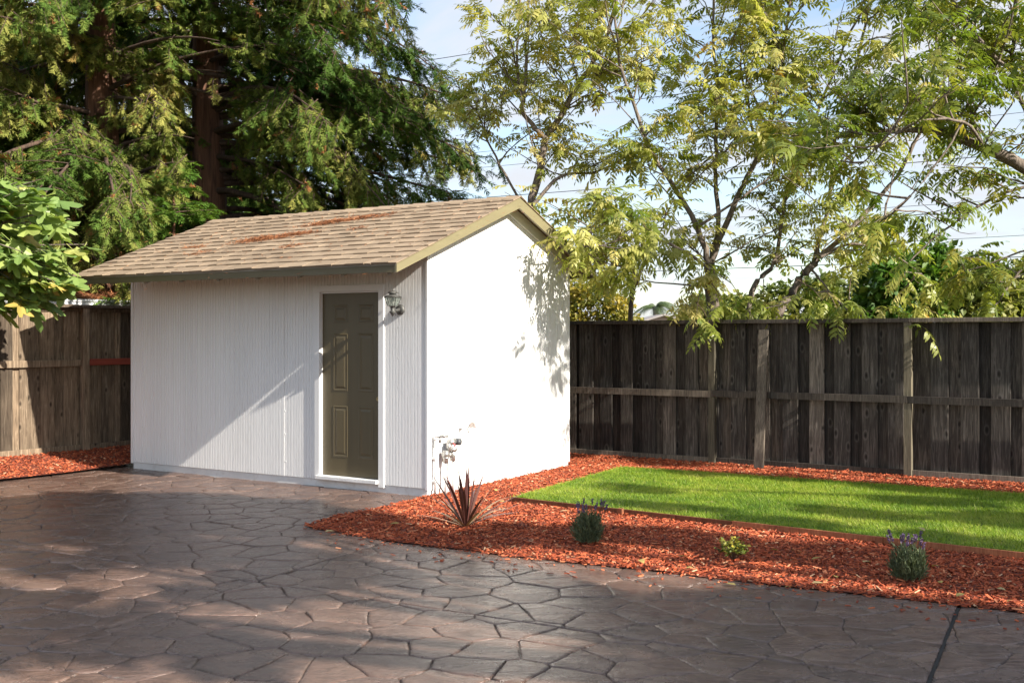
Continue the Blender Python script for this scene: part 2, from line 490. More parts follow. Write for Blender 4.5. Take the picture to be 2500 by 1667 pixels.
E1 = Vector((-0.8514, 0.5245, 0))      # along the shed front, to the left
E2 = Vector((0.5245, 0.8514, 0))       # along the gable wall, to the rear
SO = Vector((-0.8803, 11.2538, 0))     # near corner of the shed
FL0 = Vector((-6.47, 13.62, 0)); FL1 = Vector((-5.36, 15.09, 0))   # left fence line
FLD = (FL1 - FL0).normalized()
FR0 = G(1393, 1107); FR1 = G(2500, 1180.5)
FRD = (FR1 - FR0).normalized()

def shed_uv(x, y):
    r = Vector((x, y, 0)) - SO
    return r.dot(E1), r.dot(E2)

def ppoly(pts):
    return np.array([(p.x, p.y) for p in pts])

front_edge = [G(743, 1286), G(944, 1321.5), G(1133, 1343), G(1251, 1359), G(1424, 1376.6), G(1600, 1395.5), G(1840, 1424), G(2180, 1460), G(2500, 1496)]
dirr = (front_edge[-1] - front_edge[-3]).normalized()
bed_r = front_edge + [front_edge[-1] + dirr * 5.5]
bed_r += [FR0 + FRD * 13 + Vector((0.1, 0.2, 0)), FR0 - FRD * 1.5 + Vector((0.1, 0.3, 0)), SO + E2 * 3.2 - E1 * -0.6, SO + E2 * 0.3 + E1 * 0.25, G(1041, 1214) + E1 * 0.02, G(936, 1239), G(818, 1262.5)]
bed_l = [G(-160, 1195), G(0, 1176.5), G(153, 1160), G(321, 1139), SO + E1 * 4.5 + E2 * 0.3, SO + E1 * 4.4 + E2 * 3.5, FL0 + FLD * 4.5 - E1 * 0.1, FL0 - FLD * 3.5 + E1 * 0.2]

def mulch_z(x, y):
    """height of the mulch surface; the left bed banks up to its fence"""
    d = (Vector((x, y, 0)) - FL0)
    dist = abs(d.x * FLD.y - d.y * FLD.x)
    z = 0.014
    if x < -3.5:
        z += 0.15 * max(0.0, min(1.0, 1 - dist / 1.6)) ** 1.3
    z += 0.005 * mnoise.noise(Vector((x * 1.7, y * 1.7, 3.0)))
    return z

def inside(P, poly):
    x = P[:, 0]; y = P[:, 1]; r = np.zeros(len(P), bool)
    n = len(poly); j = n - 1
    for i in range(n):
        xi, yi = poly[i]; xj, yj = poly[j]
        c = ((yi > y) != (yj > y)) & (x < (xj - xi) * (y - yi) / (yj - yi + 1e-12) + xi)
        r ^= c; j = i
    return r

def grid_in_poly(poly, step):
    lo = poly.min(0); hi = poly.max(0)
    xs = np.arange(lo[0], hi[0], step); ys = np.arange(lo[1], hi[1], step)
    return np.array([(a, b) for a in xs for b in ys])

def bed(name, pts, label):
    bm = bmesh.new()
    vs = [bm.verts.new((p.x, p.y, 0)) for p in pts]
    bm.faces.new(vs)
    bmesh.ops.triangulate(bm, faces=bm.faces[:])
    for _ in range(4):
        es = [e for e in bm.edges if e.calc_length() > 0.45]
        if not es:
            break
        bmesh.ops.subdivide_edges(bm, edges=es, cuts=1)
        bmesh.ops.triangulate(bm, faces=bm.faces[:])
    for v_ in bm.verts:
        v_.co.z = mulch_z(v_.co.x, v_.co.y) - 0.006
    bmesh.ops.recalc_face_normals(bm, faces=bm.faces[:])
    me = bpy.data.meshes.new(name); bm.to_mesh(me); bm.free()
    me.materials.append(M['mulch_base'])
    o = link(bpy.data.objects.new(name, me))
    o['kind'] = 'structure'; o['label'] = label
    return o
bed('mulch_bed', bed_r, 'red wood mulch bed between the patio, lawn and fence')
bed('mulch_bed', bed_l, 'red wood mulch bed in the corner left of the shed')

# patio slab with stamped stones
pat = [Vector((-14, -3, 0)), Vector((9, -3, 0)), front_edge[-1] + dirr * 5.5 + Vector((0.1, 0.2, 0))]
patio = mesh_obj('patio', [(-14, -3, -0.0105), (10, -3, -0.0105), (10, 9.5, -0.0105), (1.5, 9.5, -0.0105), (0.6, 12.5, -0.0105), (-4, 14.5, -0.0105), (-14, 14.5, -0.0105)], [(0, 1, 2, 3, 4, 5, 6)], M['joint'])
patio['kind'] = 'structure'; patio['label'] = 'brown stamped concrete patio in front of the shed'

def clip(poly, n, c):
    out = []
    for i in range(len(poly)):
        a = poly[i]; b = poly[(i + 1) % len(poly)]
        da = a[0] * n[0] + a[1] * n[1] - c; db = b[0] * n[0] + b[1] * n[1] - c
        if da <= 0:
            out.append(a)
        if (da < 0 < db) or (db < 0 < da):
            k = da / (da - db)
            out.append((a[0] + (b[0] - a[0]) * k, a[1] + (b[1] - a[1]) * k))
    return out

def wob(x, y):
    return (0.016 * mnoise.noise(Vector((x * 5, y * 5, 0.3))) + 0.010 * mnoise.noise(Vector((x * 13, y * 13, 5.3))),
            0.020 * mnoise.noise(Vector((x * 5, y * 5, 9.7))) + 0.012 * mnoise.noise(Vector((x * 13, y * 13, 2.7))))

rs = random.Random(5)
seeds = []
SP = 0.32
j = 0
y = 4.3
while y < 14.2:
    x = -9.2 + (j % 2) * SP * 0.5
    while x < 6.5:
        if rs.random() > 0.10:
            seeds.append((x + rs.uniform(-.12, .12), y + rs.uniform(-.12, .12)))
        x += SP
    y += SP * 0.95; j += 1
lines = [(G(2340, 1481), G(2265, 1667), 0.009), (G(944, 1321), G(700, 1396), 0.006), (G(763, 1440), G(1600, 1565), 0.006)]
bedR = ppoly(bed_r); bedL = ppoly(bed_l)
def vis_ground(x, y, m=0.5):
    return y > 4.6 and abs(x) < y * 0.4755 + m
stones = []
for i, s in enumerate(seeds):
    if not vis_ground(s[0], s[1], 0.6):
        continue
    u, w = shed_uv(*s)
    if -0.3 < u < 5 and w > 0.15:
        continue
    dd = 0.22
    P1 = np.array([s])
    if inside(P1, bedR)[0] or inside(P1, bedL)[0]:
        allb = bedR if inside(P1, bedR)[0] else bedL
        ring = np.array([(s[0] + 0.36 * math.cos(a), s[1] + 0.36 * math.sin(a)) for a in np.linspace(0, 6.28, 9)[:-1]])
        if inside(ring, allb).all():
            continue
    poly = [(s[0] - .8, s[1] - .8), (s[0] + .8, s[1] - .8), (s[0] + .8, s[1] + .8), (s[0] - .8, s[1] + .8)]
    for k, q in enumerate(seeds):
        if k != i and abs(q[0] - s[0]) < 1.5 and abs(q[1] - s[1]) < 1.5:
            n = (q[0] - s[0], q[1] - s[1])
            c = (q[0] ** 2 + q[1] ** 2 - s[0] ** 2 - s[1] ** 2) / 2
            poly = clip(poly, n, c)
            if not poly:
                break
    if len(poly) < 3:
        continue
    polys = [poly]
    for (a, b, wd) in lines:
        d = (b - a).normalized(); n = (-d.y, d.x); c = n[0] * a.x + n[1] * a.y
        nxt = []
        for q in polys:
            ds = [v_[0] * n[0] + v_[1] * n[1] - c for v_ in q]
            if min(ds) < -wd and max(ds) > wd:
                nxt += [clip(q, n, c - wd), clip(q, (-n[0], -n[1]), -c - wd)]
            elif min(ds) >= -wd:
                nxt.append(clip(q, (-n[0], -n[1]), -c - wd) if min(ds) < wd else q)
            else:
                nxt.append(clip(q, n, c - wd) if max(ds) > -wd else q)
        polys = [q for q in nxt if len(q) >= 3]
    for q in polys:
        ar = abs(sum(q[k][0] * q[(k + 1) % len(q)][1] - q[(k + 1) % len(q)][0] * q[k][1] for k in range(len(q)))) / 2
        if ar > 0.004:
            stones.append(q)

def on_line(x, y):
    for (a, b, wd) in lines:
        d = (b - a).normalized()
        if abs(-(x - a.x) * d.y + (y - a.y) * d.x) < wd + 0.004:
            return True
    return False

def stone_geo(q):
    cx = sum(p_[0] for p_ in q) / len(q); cy = sum(p_[1] for p_ in q) / len(q)
    ring = []
    for k in range(len(q)):
        a = q[k]; b = q[(k + 1) % len(q)]
        L_ = math.hypot(b[0] - a[0], b[1] - a[1])
        if L_ < 0.012:
            continue
        ns = max(1, int(round(L_ / 0.09)))
        for z_ in range(ns):
            f_ = z_ / ns
            x_ = a[0] + (b[0] - a[0]) * f_; y_ = a[1] + (b[1] - a[1]) * f_
            if not on_line(x_, y_):
                w_ = wob(x_, y_); x_ += w_[0]; y_ += w_[1]
            ring.append((x_, y_))
    n = len(ring)
    if n < 3:
        return None
    tl = (rs.uniform(-.006, .006), rs.uniform(-.006, .006)); h0 = rs.uniform(-.002, .003)
    V = []; F = []
    for ins, z0 in ((0.0012, -0.013), (0.0045, -0.0055), (0.011, -0.0014), (0.026, 0.0)):
        for (x_, y_) in ring:
            d = math.hypot(cx - x_, cy - y_) + 1e-6
            f_ = min(0.8, ins / d)
            X = x_ + (cx - x_) * f_; Y = y_ + (cy - y_) * f_
            V.append((X - cx, Y - cy, z0 + (h0 + tl[0] * (X - cx) + tl[1] * (Y - cy) if z0 > -0.01 else 0)))
    for r_ in range(3):
        for k in range(n):
            k2 = (k + 1) % n
            F.append((r_ * n + k, r_ * n + k2, (r_ + 1) * n + k2, (r_ + 1) * n + k))
    F.append(tuple(3 * n + k for k in range(n)))
    return (cx, cy), V, F
stones.sort(key=lambda q: sum(p_[1] for p_ in q) / len(q))
made = 0
restV = []; restF = []
for q in stones:
    r_ = stone_geo(q)
    if r_ is None:
        continue
    (cx, cy), V, F = r_
    if made < 300:
        o = mesh_obj('paving_stone', V, F, M['stone'], patio, True)
        o.location = (cx, cy, 0)
        made += 1
    else:
        b = len(restV)
        restV += [(a[0] + cx, a[1] + cy, a[2]) for a in V]
        restF += [tuple(b + i_ for i_ in f_) for f_ in F]
if restV:
    o = mesh_obj('paving_stones_far', restV, restF, M['stone'], patio, True); o['kind'] = 'stuff'
a, b, _ = lines[0]
d = (b - a).normalized(); sd = Vector((-d.y, d.x, 0)) * 0.0085
e2_ = a + d * 4.5
mesh_obj('expansion_joint', [a - sd - Vector((0, 0, .006)), a + sd - Vector((0, 0, .006)), e2_ + sd - Vector((0, 0, .006)), e2_ - sd - Vector((0, 0, .006))], [(0, 1, 2, 3)], M['rubber'], patio)

# ------------------------------------------------------------------ shed
L, WD = 4.644, 3.097
Z0 = 0.085                      # bottom of the siding
ZEB, ZET, ZR = 2.309, 2.399, 3.287
DOV, GOV = 0.759, 0.18          # eave and rake overhang
SL = (ZR - ZET) / (WD / 2 + DOV)
DOVR = 0.37                     # the rear eave is shorter
ZETR = ZR - SL * (WD / 2 + DOVR)
def roof_z(y):                  # top plane of the roof at local y
    return ZET + SL * (y + DOV) if y <= WD / 2 else ZR - SL * (y - WD / 2)
SHED = empty('garden_shed', SO, -0.5522)
tag(SHED, 'white wooden shed with tan shingled gable roof and brown door', 'shed')

def siding(name, axis, a0, a1, z0, ztop, out, mat, parent, pitch=0.0423, gw=0.009, gd=0.007, depth=0.03):
    """vertically grooved panel; axis 'x' runs along local x at y=0 facing -y, 'y' along local y at x=0 facing +x"""
    prof = []
    x = a0
    r2 = random.Random(3)
    while x < a1 - 1e-4:
        e = min(x + pitch * r2.uniform(0.9, 1.1), a1)
        prof.append((x, 0.0))
        if e - x > gw * 2.2:
            prof += [(e - gw, 0.0), (e - gw * 0.75, gd), (e - gw * 0.25, gd)]
        x = e
    prof.append((a1, 0.0))
    V = []; F = []
    for (q, dd) in prof:
        for z in (z0, ztop(q)):
            V.append((q, out + dd, z) if axis == 'x' else (out - dd, q, z))
    n = len(prof)
    for i in range(n - 1):
        F.append((2 * i, 2 * i + 2, 2 * i + 3, 2 * i + 1))
    # backing so that the panel has thickness
    b = len(V)
    for q in (a0, a1):
        for z in (z0, ztop(q)):
            V.append((q, out + depth, z) if axis == 'x' else (out - depth, q, z))
    F.append((0, 1, b + 1, b)); F.append((2 * n - 2, b + 2, b + 3, 2 * n - 1))
    F.append((b, b + 1, b + 3, b + 2))
    return mesh_obj(name, V, F, mat, parent)

MB().box(-L + 0.015, -0.015, 0.015, WD - 0.015, -0.06, Z0 + 0.02).build('foundation', M['found'], SHED, bevel=0.006)
U1, U2 = 0.645, 1.484           # door edges measured from the near corner
DZ0, DZ1 = 0.128, 2.157
TRW = 0.07
front_top = lambda q: roof_z(0) - 0.10
P_ = MB
siding('front_siding', 'x', -L, -2.02, Z0, front_top, 0.0, M['white'], SHED)
siding('front_siding', 'x', -2.016, -U2 - 0.012, Z0, front_top, 0.003, M['white'], SHED)
siding('front_siding', 'x', -U1 + 0.012, -0.022, Z0, front_top, 0.0, M['white'], SHED)
siding('front_siding', 'x', -U2 - 0.012, -U1 + 0.012, DZ1 + 0.02, front_top, 0.0, M['white'], SHED)
# gable panels: two slopes
siding('gable_siding', 'y', -0.003, WD / 2, Z0 - 0.02, lambda q: roof_z(q) - 0.115, 0.0, M['white'], SHED)
siding('gable_siding', 'y', WD / 2, WD, Z0 - 0.02, lambda q: roof_z(q) - 0.115, 0.0, M['white'], SHED)
MB().box(-0.0225, 0.0015, -0.006, 0.026, Z0 - 0.015, roof_z(0) - 0.12).build('corner_board', M['white_trim'], SHED)
MB().box(-L - 0.006, -L + 0.03, -0.008, 0.02, Z0 - 0.015, roof_z(0) - 0.12).build('corner_board', M['white_trim'], SHED)
MB().box(-L, -0.03, WD - 0.03, WD, Z0, roof_z(WD) - 0.11).build('rear_wall', M['white'], SHED)
mb = MB()
hh = [(0.03, Z0), (WD - 0.03, Z0), (WD - 0.03, roof_z(WD) - 0.12), (WD / 2, ZR - 0.12), (0.03, roof_z(0) - 0.12)]
mb.add([(-L, a, b) for a, b in hh] + [(-L + 0.03, a, b) for a, b in hh], [(4, 3, 2, 1, 0), (5, 6, 7, 8, 9)] + [(i, (i + 1) % 5, 5 + (i + 1) % 5, 5 + i) for i in range(5)])
mb.build('left_wall', M['white'], SHED)
nm_ = MB()
rn_ = random.Random(6)
for xx in np.arange(-L + .2, -.1, .406):
    for zz in np.arange(.25, 2.3, .30):
        if -U2 - .1 < xx < -U1 + .1:
            continue
        cx_, cz_ = xx + rn_.uniform(-.01, .01), zz + rn_.uniform(-.03, .03)
        nm_.add([(cx_ + .005 * math.cos(a), -.0016, cz_ + .005 * math.sin(a)) for a in np.linspace(0, 2 * math.pi, 9)[:-1]] + [(cx_ + .006 * math.cos(a), .003, cz_ + .006 * math.sin(a)) for a in np.linspace(0, 2 * math.pi, 9)[:-1]], [tuple(range(8))] + [(i, 8 + i, 8 + (i + 1) % 8, (i + 1) % 8) for i in range(8)])
o = nm_.build('nail_heads', M['white_trim'], SHED); o['kind'] = 'stuff'
# dark interior floor to ceiling is closed by the walls and the deck

# roof
X0, X1 = -L - 0.185, GOV
roof = MB()
th = 0.022
yE0, yE1 = -DOV - 0.012, WD + DOVR + 0.012
for (ya, yb) in ((yE0, WD / 2), (WD / 2, yE1)):
    za, zb = (ZET + SL * (ya + DOV), ZR) if ya < 1 else (ZR, ZR - SL * (yb - WD / 2))
    V = []
    for x in (X0, X1):
        V += [(x, ya, za - th), (x, yb, zb - th), (x, yb, zb), (x, ya, za)]
    roof.add(V, [(0, 1, 2, 3), (7, 6, 5, 4), (0, 4, 5, 1), (1, 5, 6, 2), (2, 6, 7, 3), (3, 7, 4, 0)])
roof = roof.build('roof', M['soffit'], SHED)
# shingle tabs on the front slope: staggered courses, laminated look
slope_len = math.hypot(WD / 2 + DOV, ZR - ZET)
ca, sa = (WD / 2 + DOV) / slope_len, (ZR - ZET) / slope_len
NC = 14
expo = slope_len / NC
rs = random.Random(21)
def shingle(x0, x1, s0, s1, lift):
    # tab lying on the slope; s is measured up the slope from the eave
    def P(x, s, h):
        return (x, -DOV + s * ca - h * sa, ZET + s * sa + h * ca)
    t0 = 0.010 + lift; t1 = 0.003
    k0 = rs.uniform(-.007, .007); k1 = rs.uniform(-.007, .007)
    V = [P(x0 + .0012, s0 + k0, 0.001), P(x1 - .0012, s0 + k1, 0.001), P(x1 - .0012, s1, 0.001), P(x0 + .0012, s1, 0.001),
         P(x0 + .0012, s0 + k0, t0), P(x1 - .0012, s0 + k1, t0 * rs.uniform(.8, 1.2)), P(x1 - .0012, s1, t1), P(x0 + .0012, s1, t1)]
    return V, [(0, 3, 2, 1), (4, 5, 6, 7), (0, 1, 5, 4), (1, 2, 6, 5), (2, 3, 7, 6), (3, 0, 4, 7)]
tabs = []
for c in range(NC):
    s0 = c * expo - (0.03 if c == 0 else 0)
    x = X0 - 0.03 - rs.uniform(0, 0.14)
    k = 0
    while x < X1 + 0.02:
        w = rs.uniform(0.13, 0.27) if k % 2 else rs.uniform(0.09, 0.19)
        xe = min(x + w, X1 + 0.025)
        xs = max(x, X0 - 0.025)
        if xe - xs > 0.03:
            tabs.append((xs, shingle(xs, xe, s0, (c + 1) * expo + 0.012 if c < NC - 1 else slope_len, (0.0055 if k % 2 else 0.0) + rs.uniform(0, .003))))
        x += w; k += 1
tabs.sort(key=lambda q: -q[0])
nsh = len(tabs)
mb = MB()
for i, (xs, (V, F)) in enumerate(tabs):
    if i < 300:
        mesh_obj('shingle', V, F, M['shingle'], roof)
    else:
        mb.add(V, F)
o = mb.build('far_shingles', M['shingle_far'], roof); o['kind'] = 'stuff'
# rear slope, out of view: one joined sheet of courses
mb = MB()
kr = (WD / 2 + DOVR) / (WD / 2 + DOV)
for c in range(NC):
    s0 = c * expo
    def P2(x, s, h):
        return (x, WD + DOVR - s * ca * kr + h * sa, ZETR + s * sa * kr + h * ca)
    V = [P2(X0 - .02, s0, .001), P2(X1 + .02, s0, .001), P2(X1 + .02, s0 + expo, .001), P2(X0 - .02, s0 + expo, .001), P2(X0 - .02, s0, .014), P2(X1 + .02, s0, .014), P2(X1 + .02, s0 + expo, .004), P2(X0 - .02, s0 + expo, .004)]
    mb.add(V, [(0, 1, 2, 3), (7, 6, 5, 4), (4, 5, 1, 0), (5, 6, 2, 1), (6, 7, 3, 2), (7, 4, 0, 3)])
o = mb.build('rear_shingles', M['shingle'], roof); o['kind'] = 'stuff'
# ridge caps
x = X0 - 0.02
while x < X1:
    xe = min(x + 0.29, X1 + 0.025)
    V = []
    for (xx, h) in ((x, 0.022), (xe, 0.012)):
        V += [(xx, WD / 2 - 0.13 * ca, ZR - 0.13 * sa + h), (xx, WD / 2, ZR + h + 0.004), (xx, WD / 2 + 0.13 * ca, ZR - 0.13 * sa + h)]
    V2 = [(a, b, c - 0.008) for a, b, c in V]
    mesh_obj('ridge_shingle', V + V2, [(0, 3, 4, 1), (1, 4, 5, 2), (6, 7, 10, 9), (7, 8, 11, 10), (0, 1, 7, 6), (1, 2, 8, 7), (3, 9, 10, 4), (4, 10, 11, 5), (0, 6, 9, 3), (2, 5, 11, 8)], M['shingle'], roof)
    x += 0.27
# fascia boards
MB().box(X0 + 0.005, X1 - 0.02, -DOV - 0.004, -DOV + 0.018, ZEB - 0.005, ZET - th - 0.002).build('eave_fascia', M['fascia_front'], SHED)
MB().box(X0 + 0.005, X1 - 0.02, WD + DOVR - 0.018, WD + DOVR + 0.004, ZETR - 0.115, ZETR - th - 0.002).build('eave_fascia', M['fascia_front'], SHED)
FH = 0.125
for xa, xb in ((X1 - 0.018, X1 + 0.006), (X0 - 0.006, X0 + 0.018)):
    for sgn in (0, 1):
        ys = [(-DOV - 0.008), WD / 2] if sgn == 0 else [WD + DOVR + 0.008, WD / 2]
        V = []
        for x in (xa, xb):
            zt0 = roof_z(ys[0]) - 0.002; zt1 = ZR - 0.002
            yi = ys[1]
            # plumb cut at the eave, mitre at the ridge
            V += [(x, ys[0], ZEB - 0.008 if sgn == 0 else ZETR - 0.118), (x, yi, zt1 - FH), (x, yi, zt1), (x, ys[0], zt0)]
        mb = MB().add(V, [(0, 1, 2, 3), (7, 6, 5, 4), (0, 4, 5, 1), (1, 5, 6, 2), (2, 6, 7, 3), (3, 7, 4, 0)])
        mb.build('rake_fascia', M['fascia'], SHED)
# frieze strip under the rake on the gable
for ya, yb in ((0.0, WD / 2), (WD / 2, WD)):
    za, zb = roof_z(ya) - 0.115, roof_z(yb) - 0.115
    V = []
    for x in (0.002, 0.022):
        V += [(x, ya, za - 0.05), (x, yb, zb - 0.05), (x, yb, zb + 0.08), (x, ya, za + 0.08)]
    MB().add(V, [(0, 1, 2, 3), (7, 6, 5, 4), (0, 4, 5, 1), (1, 5, 6, 2), (2, 6, 7, 3), (3, 7, 4, 0)]).build('frieze_board', M['white_trim'], SHED)
# rafter tails under the front and rear eave
for k in range(9):
    x = X0 + 0.12 + k * (X1 - X0 - 0.24) / 8
    for s_ in (0, 1):
        if s_ == 0:
            a = (x, -DOV + 0.02, roof_z(-DOV) - 0.075); b = (x, 0.02, roof_z(0) - 0.075)
        else:
            a = (x, WD + DOVR - 0.02, roof_z(WD + DOVR) - 0.075); b = (x, WD - 0.02, roof_z(WD) - 0.075)
        MB().bar(a, b, 0.038, 0.085).build('rafter_tail', M['soffit'], SHED)

# door, frame and sill
DY = 0.035
door = MB().box(-U2 + 0.006, -U1 - 0.006, DY, DY + 0.044, DZ0 + 0.006, DZ1 - 0.004).build('door', M['door'], SHED, bevel=0.002)
def door_panel(x0, x1, z0, z1):
    """moulded panel: sunk groove ring and a raised field"""
    V = []; F = []
    y0 = DY - 0.0012
    prof = [(0.0, 0.0), (0.006, -0.0035), (0.016, -0.003), (0.024, 0.0), (0.032, -0.0005), (0.052, -0.005)]
    for ins, h in prof:
        for (x, z) in ((x0 + ins, z0 + ins), (x1 - ins, z0 + ins), (x1 - ins, z1 - ins), (x0 + ins, z1 - ins)):
            V.append((x, y0 + h, z))
    for i in range(len(prof) - 1):
        for k in range(4):
            k2 = (k + 1) % 4
            F.append((i * 4 + k, i * 4 + k2, i * 4 + 4 + k2, i * 4 + 4 + k))
    F.append(tuple(4 * (len(prof) - 1) + k for k in range(4)))
    return mesh_obj('door_panel', V, F, M['door'], door)
dw = U2 - U1
for (a, b) in ((0.195, 0.445), (0.62, 0.875)):
    xa = -U2 + a * dw; xb = -U2 + b * dw
    for (z0, z1) in ((0.235, 0.80), (0.965, 1.60), (1.72, 1.915)):
        door_panel(xa, xb, DZ0 + z0 - 0.02, DZ0 + z1 - 0.02)
kx = -U1 - 0.035
mb = MB(); V0 = []
ring = []
for (r, y_) in ((0.024, DY - 0.001), (0.024, DY - 0.012), (0.018, DY - 0.018), (0.012, DY - 0.014), (0.006, DY - 0.012)):
    ring.append([(kx + r * math.cos(a), y_, 1.0 + r * math.sin(a)) for a in np.linspace(0, 2 * math.pi, 17)[:-1]])
V = [p_ for r_ in ring for p_ in r_]
F = [(i * 16 + k, i * 16 + (k + 1) % 16, (i + 1) * 16 + (k + 1) % 16, (i + 1) * 16 + k) for i in range(4) for k in range(16)] + [tuple(64 + k for k in range(16))]
mesh_obj('deadbolt', V, F, M['brass'], door, True)
# casing on the face of the wall
frame = MB().box(-U2 - TRW, -U2 + 0.002, -0.016, 0.012, DZ0 - 0.04, DZ1 + 0.012).build('door_frame', M['white_trim'], SHED, bevel=0.003)
MB().box(-U1 - 0.002, -U1 + TRW, -0.016, 0.012, DZ0 - 0.075, DZ1 + 0.012).build('door_frame', M['white_trim'], SHED, bevel=0.003)
MB().box(-U2 - TRW - 0.004, -U1 + TRW + 0.004, -0.019, 0.012, DZ1 + 0.0125, DZ1 + 0.0825).build('door_frame', M['white_trim'], SHED, bevel=0.003)
MB().box(-U2 - 0.008, -U2 + 0.0075, 0.0125, 0.10, DZ0 - 0.02, DZ1 + 0.01).build('door_jamb', M['white_trim'], SHED)
MB().box(-U1 - 0.0075, -U1 + 0.008, 0.0125, 0.10, DZ0 - 0.02, DZ1 + 0.01).build('door_jamb', M['white_trim'], SHED)
MB().box(-U2 + 0.0075, -U1 - 0.0075, 0.0125, 0.10, DZ1 - 0.003, DZ1 + 0.01).build('door_jamb', M['white_trim'], SHED)
MB().box(-U2 - 0.03, -U1 - 0.004, -0.055, 0.09, DZ0 - 0.038, DZ0 + 0.003).build('door_sill', M['found'], SHED, bevel=0.005)

# ------------------------------------------------------------------ lantern on the front wall
SM = Matrix.Translation(SO) @ Matrix.Rotation(-0.5522, 4, 'Z')
def shed_pt(x, y, z):
    return SM @ Vector((x, y, z))
LAN = empty('wall_lantern', shed_pt(-0.355, 0, 1.96), -0.5522)
tag(LAN, 'weathered black carriage lantern with glass panes beside the brown door', 'lantern')
n = 20
rg = []
for r, y_ in ((0.056, 0.0), (0.056, -0.014), (0.046, -0.026), (0.030, -0.031)):
    rg.append([(r * math.cos(a), y_, r * math.sin(a)) for a in np.linspace(0, 2 * math.pi, n + 1)[:-1]])
V = [q for r_ in rg for q in r_]
F = [(i * n + k, i * n + (k + 1) % n, (i + 1) * n + (k + 1) % n, (i + 1) * n + k) for i in range(3) for k in range(n)] + [tuple(3 * n + k for k in range(n))]
mesh_obj('backplate', V, F, M['metal_dark'], LAN, True)
ly = -0.135
MB().tube([(0, -0.028, 0.0), (0, -0.07, -0.012), (0, -0.11, -0.006), (0, ly, 0.012)], [0.020, 0.017, 0.016, 0.018], 10).build('arm', M['metal_dark'], LAN, True)
MB().lathe([(0.004, -0.075), (0.006, -0.068), (0.012, -0.062), (0.022, -0.045), (0.036, -0.026), (0.034, -0.020), (0.022, -0.014), (0.025, 0.012), (0.030, 0.03), (0.05, 0.036)], (0, ly, 0.0), 16).build('lower_cup', M['metal_dark'], LAN, True)
zb_, zt_ = 0.036, 0.128
rb_, rt_ = 0.052, 0.092
ang = [math.pi / 6 + k * math.pi / 3 for k in range(6)]
PB = [Vector((rb_ * math.cos(a), ly + rb_ * math.sin(a), zb_)) for a in ang]
PT = [Vector((rt_ * math.cos(a), ly + rt_ * math.sin(a), zt_)) for a in ang]
for k in range(6):
    k2 = (k + 1) % 6
    MB().tube([PB[k], PT[k] + Vector((0, 0, 0.004))], 0.0038, 6).build('frame_bar', M['metal_dark'], LAN)
    MB().bar(PT[k], PT[k2], 0.006, 0.008).build('top_rail', M['metal_dark'], LAN)
    ins = 0.985
    c0 = Vector((0, ly, 0))
    q = [c0 + (v_ - c0) * 1.0 for v_ in (PB[k], PB[k2], PT[k2], PT[k])]
    q = [Vector((c0.x + (v_.x - c0.x) * ins, c0.y + (v_.y - c0.y) * ins, v_.z)) for v_ in q]
    nrm = (q[1] - q[0]).cross(q[3] - q[0]).normalized() * 0.002
    MB().add(q + [v_ - nrm for v_ in q], [(0, 1, 2, 3), (7, 6, 5, 4), (0, 4, 5, 1), (1, 5, 6, 2), (2, 6, 7, 3), (3, 7, 4, 0)]).build('glass_pane', M['glass'], LAN)
MB().lathe([(0.094, 0.128), (0.085, 0.140), (0.05, 0.150), (0.036, 0.156), (0.036, 0.166), (0.056, 0.170), (0.050, 0.182), (0.030, 0.193), (0.012, 0.198), (0.006, 0.206), (0.008, 0.212), (0.003, 0.22)], (0, ly, 0), 18).build('cap', M['metal_dark'], LAN, True)
MB().lathe([(0.012, 0.036), (0.013, 0.06), (0.020, 0.078), (0.024, 0.095), (0.018, 0.112), (0.006, 0.12)], (0, ly, 0), 14).build('bulb', M['bulb'], LAN, True)

# ------------------------------------------------------------------ plumbing on the gable wall
FA = empty('garden_faucet', shed_pt(0, 0.085, 0.0), -0.5522)
tag(FA, 'white painted standpipe with garden faucet at the corner of the gable wall', 'faucet')
MB().tube([(0.035, 0, -0.01), (0.035, 0, 0.61), (0.04, 0.0, 0.628), (0.058, 0.004, 0.634), (0.10, 0.012, 0.634)], [0.013] * 5, 10).build('pipe', M['pvc'], FA, True)
MB().tube([(0.05, 0.004, 0.634), (0.06, 0.004, 0.634)], 0.019, 10).tube([(0.035, 0, 0.59), (0.035, 0, 0.612)], 0.018, 10).build('elbow_collar', M['pvc'], FA, True)
for z in (0.16, 0.40, 0.2):
    if z != 0.2:
        MB().box(0.0, 0.052, -0.024, 0.024, z - 0.011, z + 0.011).build('pipe_strap', M['pvc'], FA)
MB().tube([(0.10, 0.012, 0.634), (0.135, 0.016, 0.634), (0.15, 0.018, 0.632)], [0.017, 0.02, 0.014], 10).tube([(0.075, 0.012, 0.632), (0.085, 0.008, 0.60), (0.09, 0.006, 0.56)], [0.012, 0.014, 0.014], 10).build('valve_body', M['steel'], FA, True)
mb = MB().tube([(0.15, 0.018, 0.632), (0.172, 0.02, 0.632)], 0.006, 8)
mb.bar((0.172, 0.02, 0.60), (0.172, 0.02, 0.664), 0.008, 0.010, (0, 1, 0)).bar((0.172, -0.012, 0.632), (0.172, 0.052, 0.632), 0.008, 0.010)
mb.build('handle', M['steel'], FA)

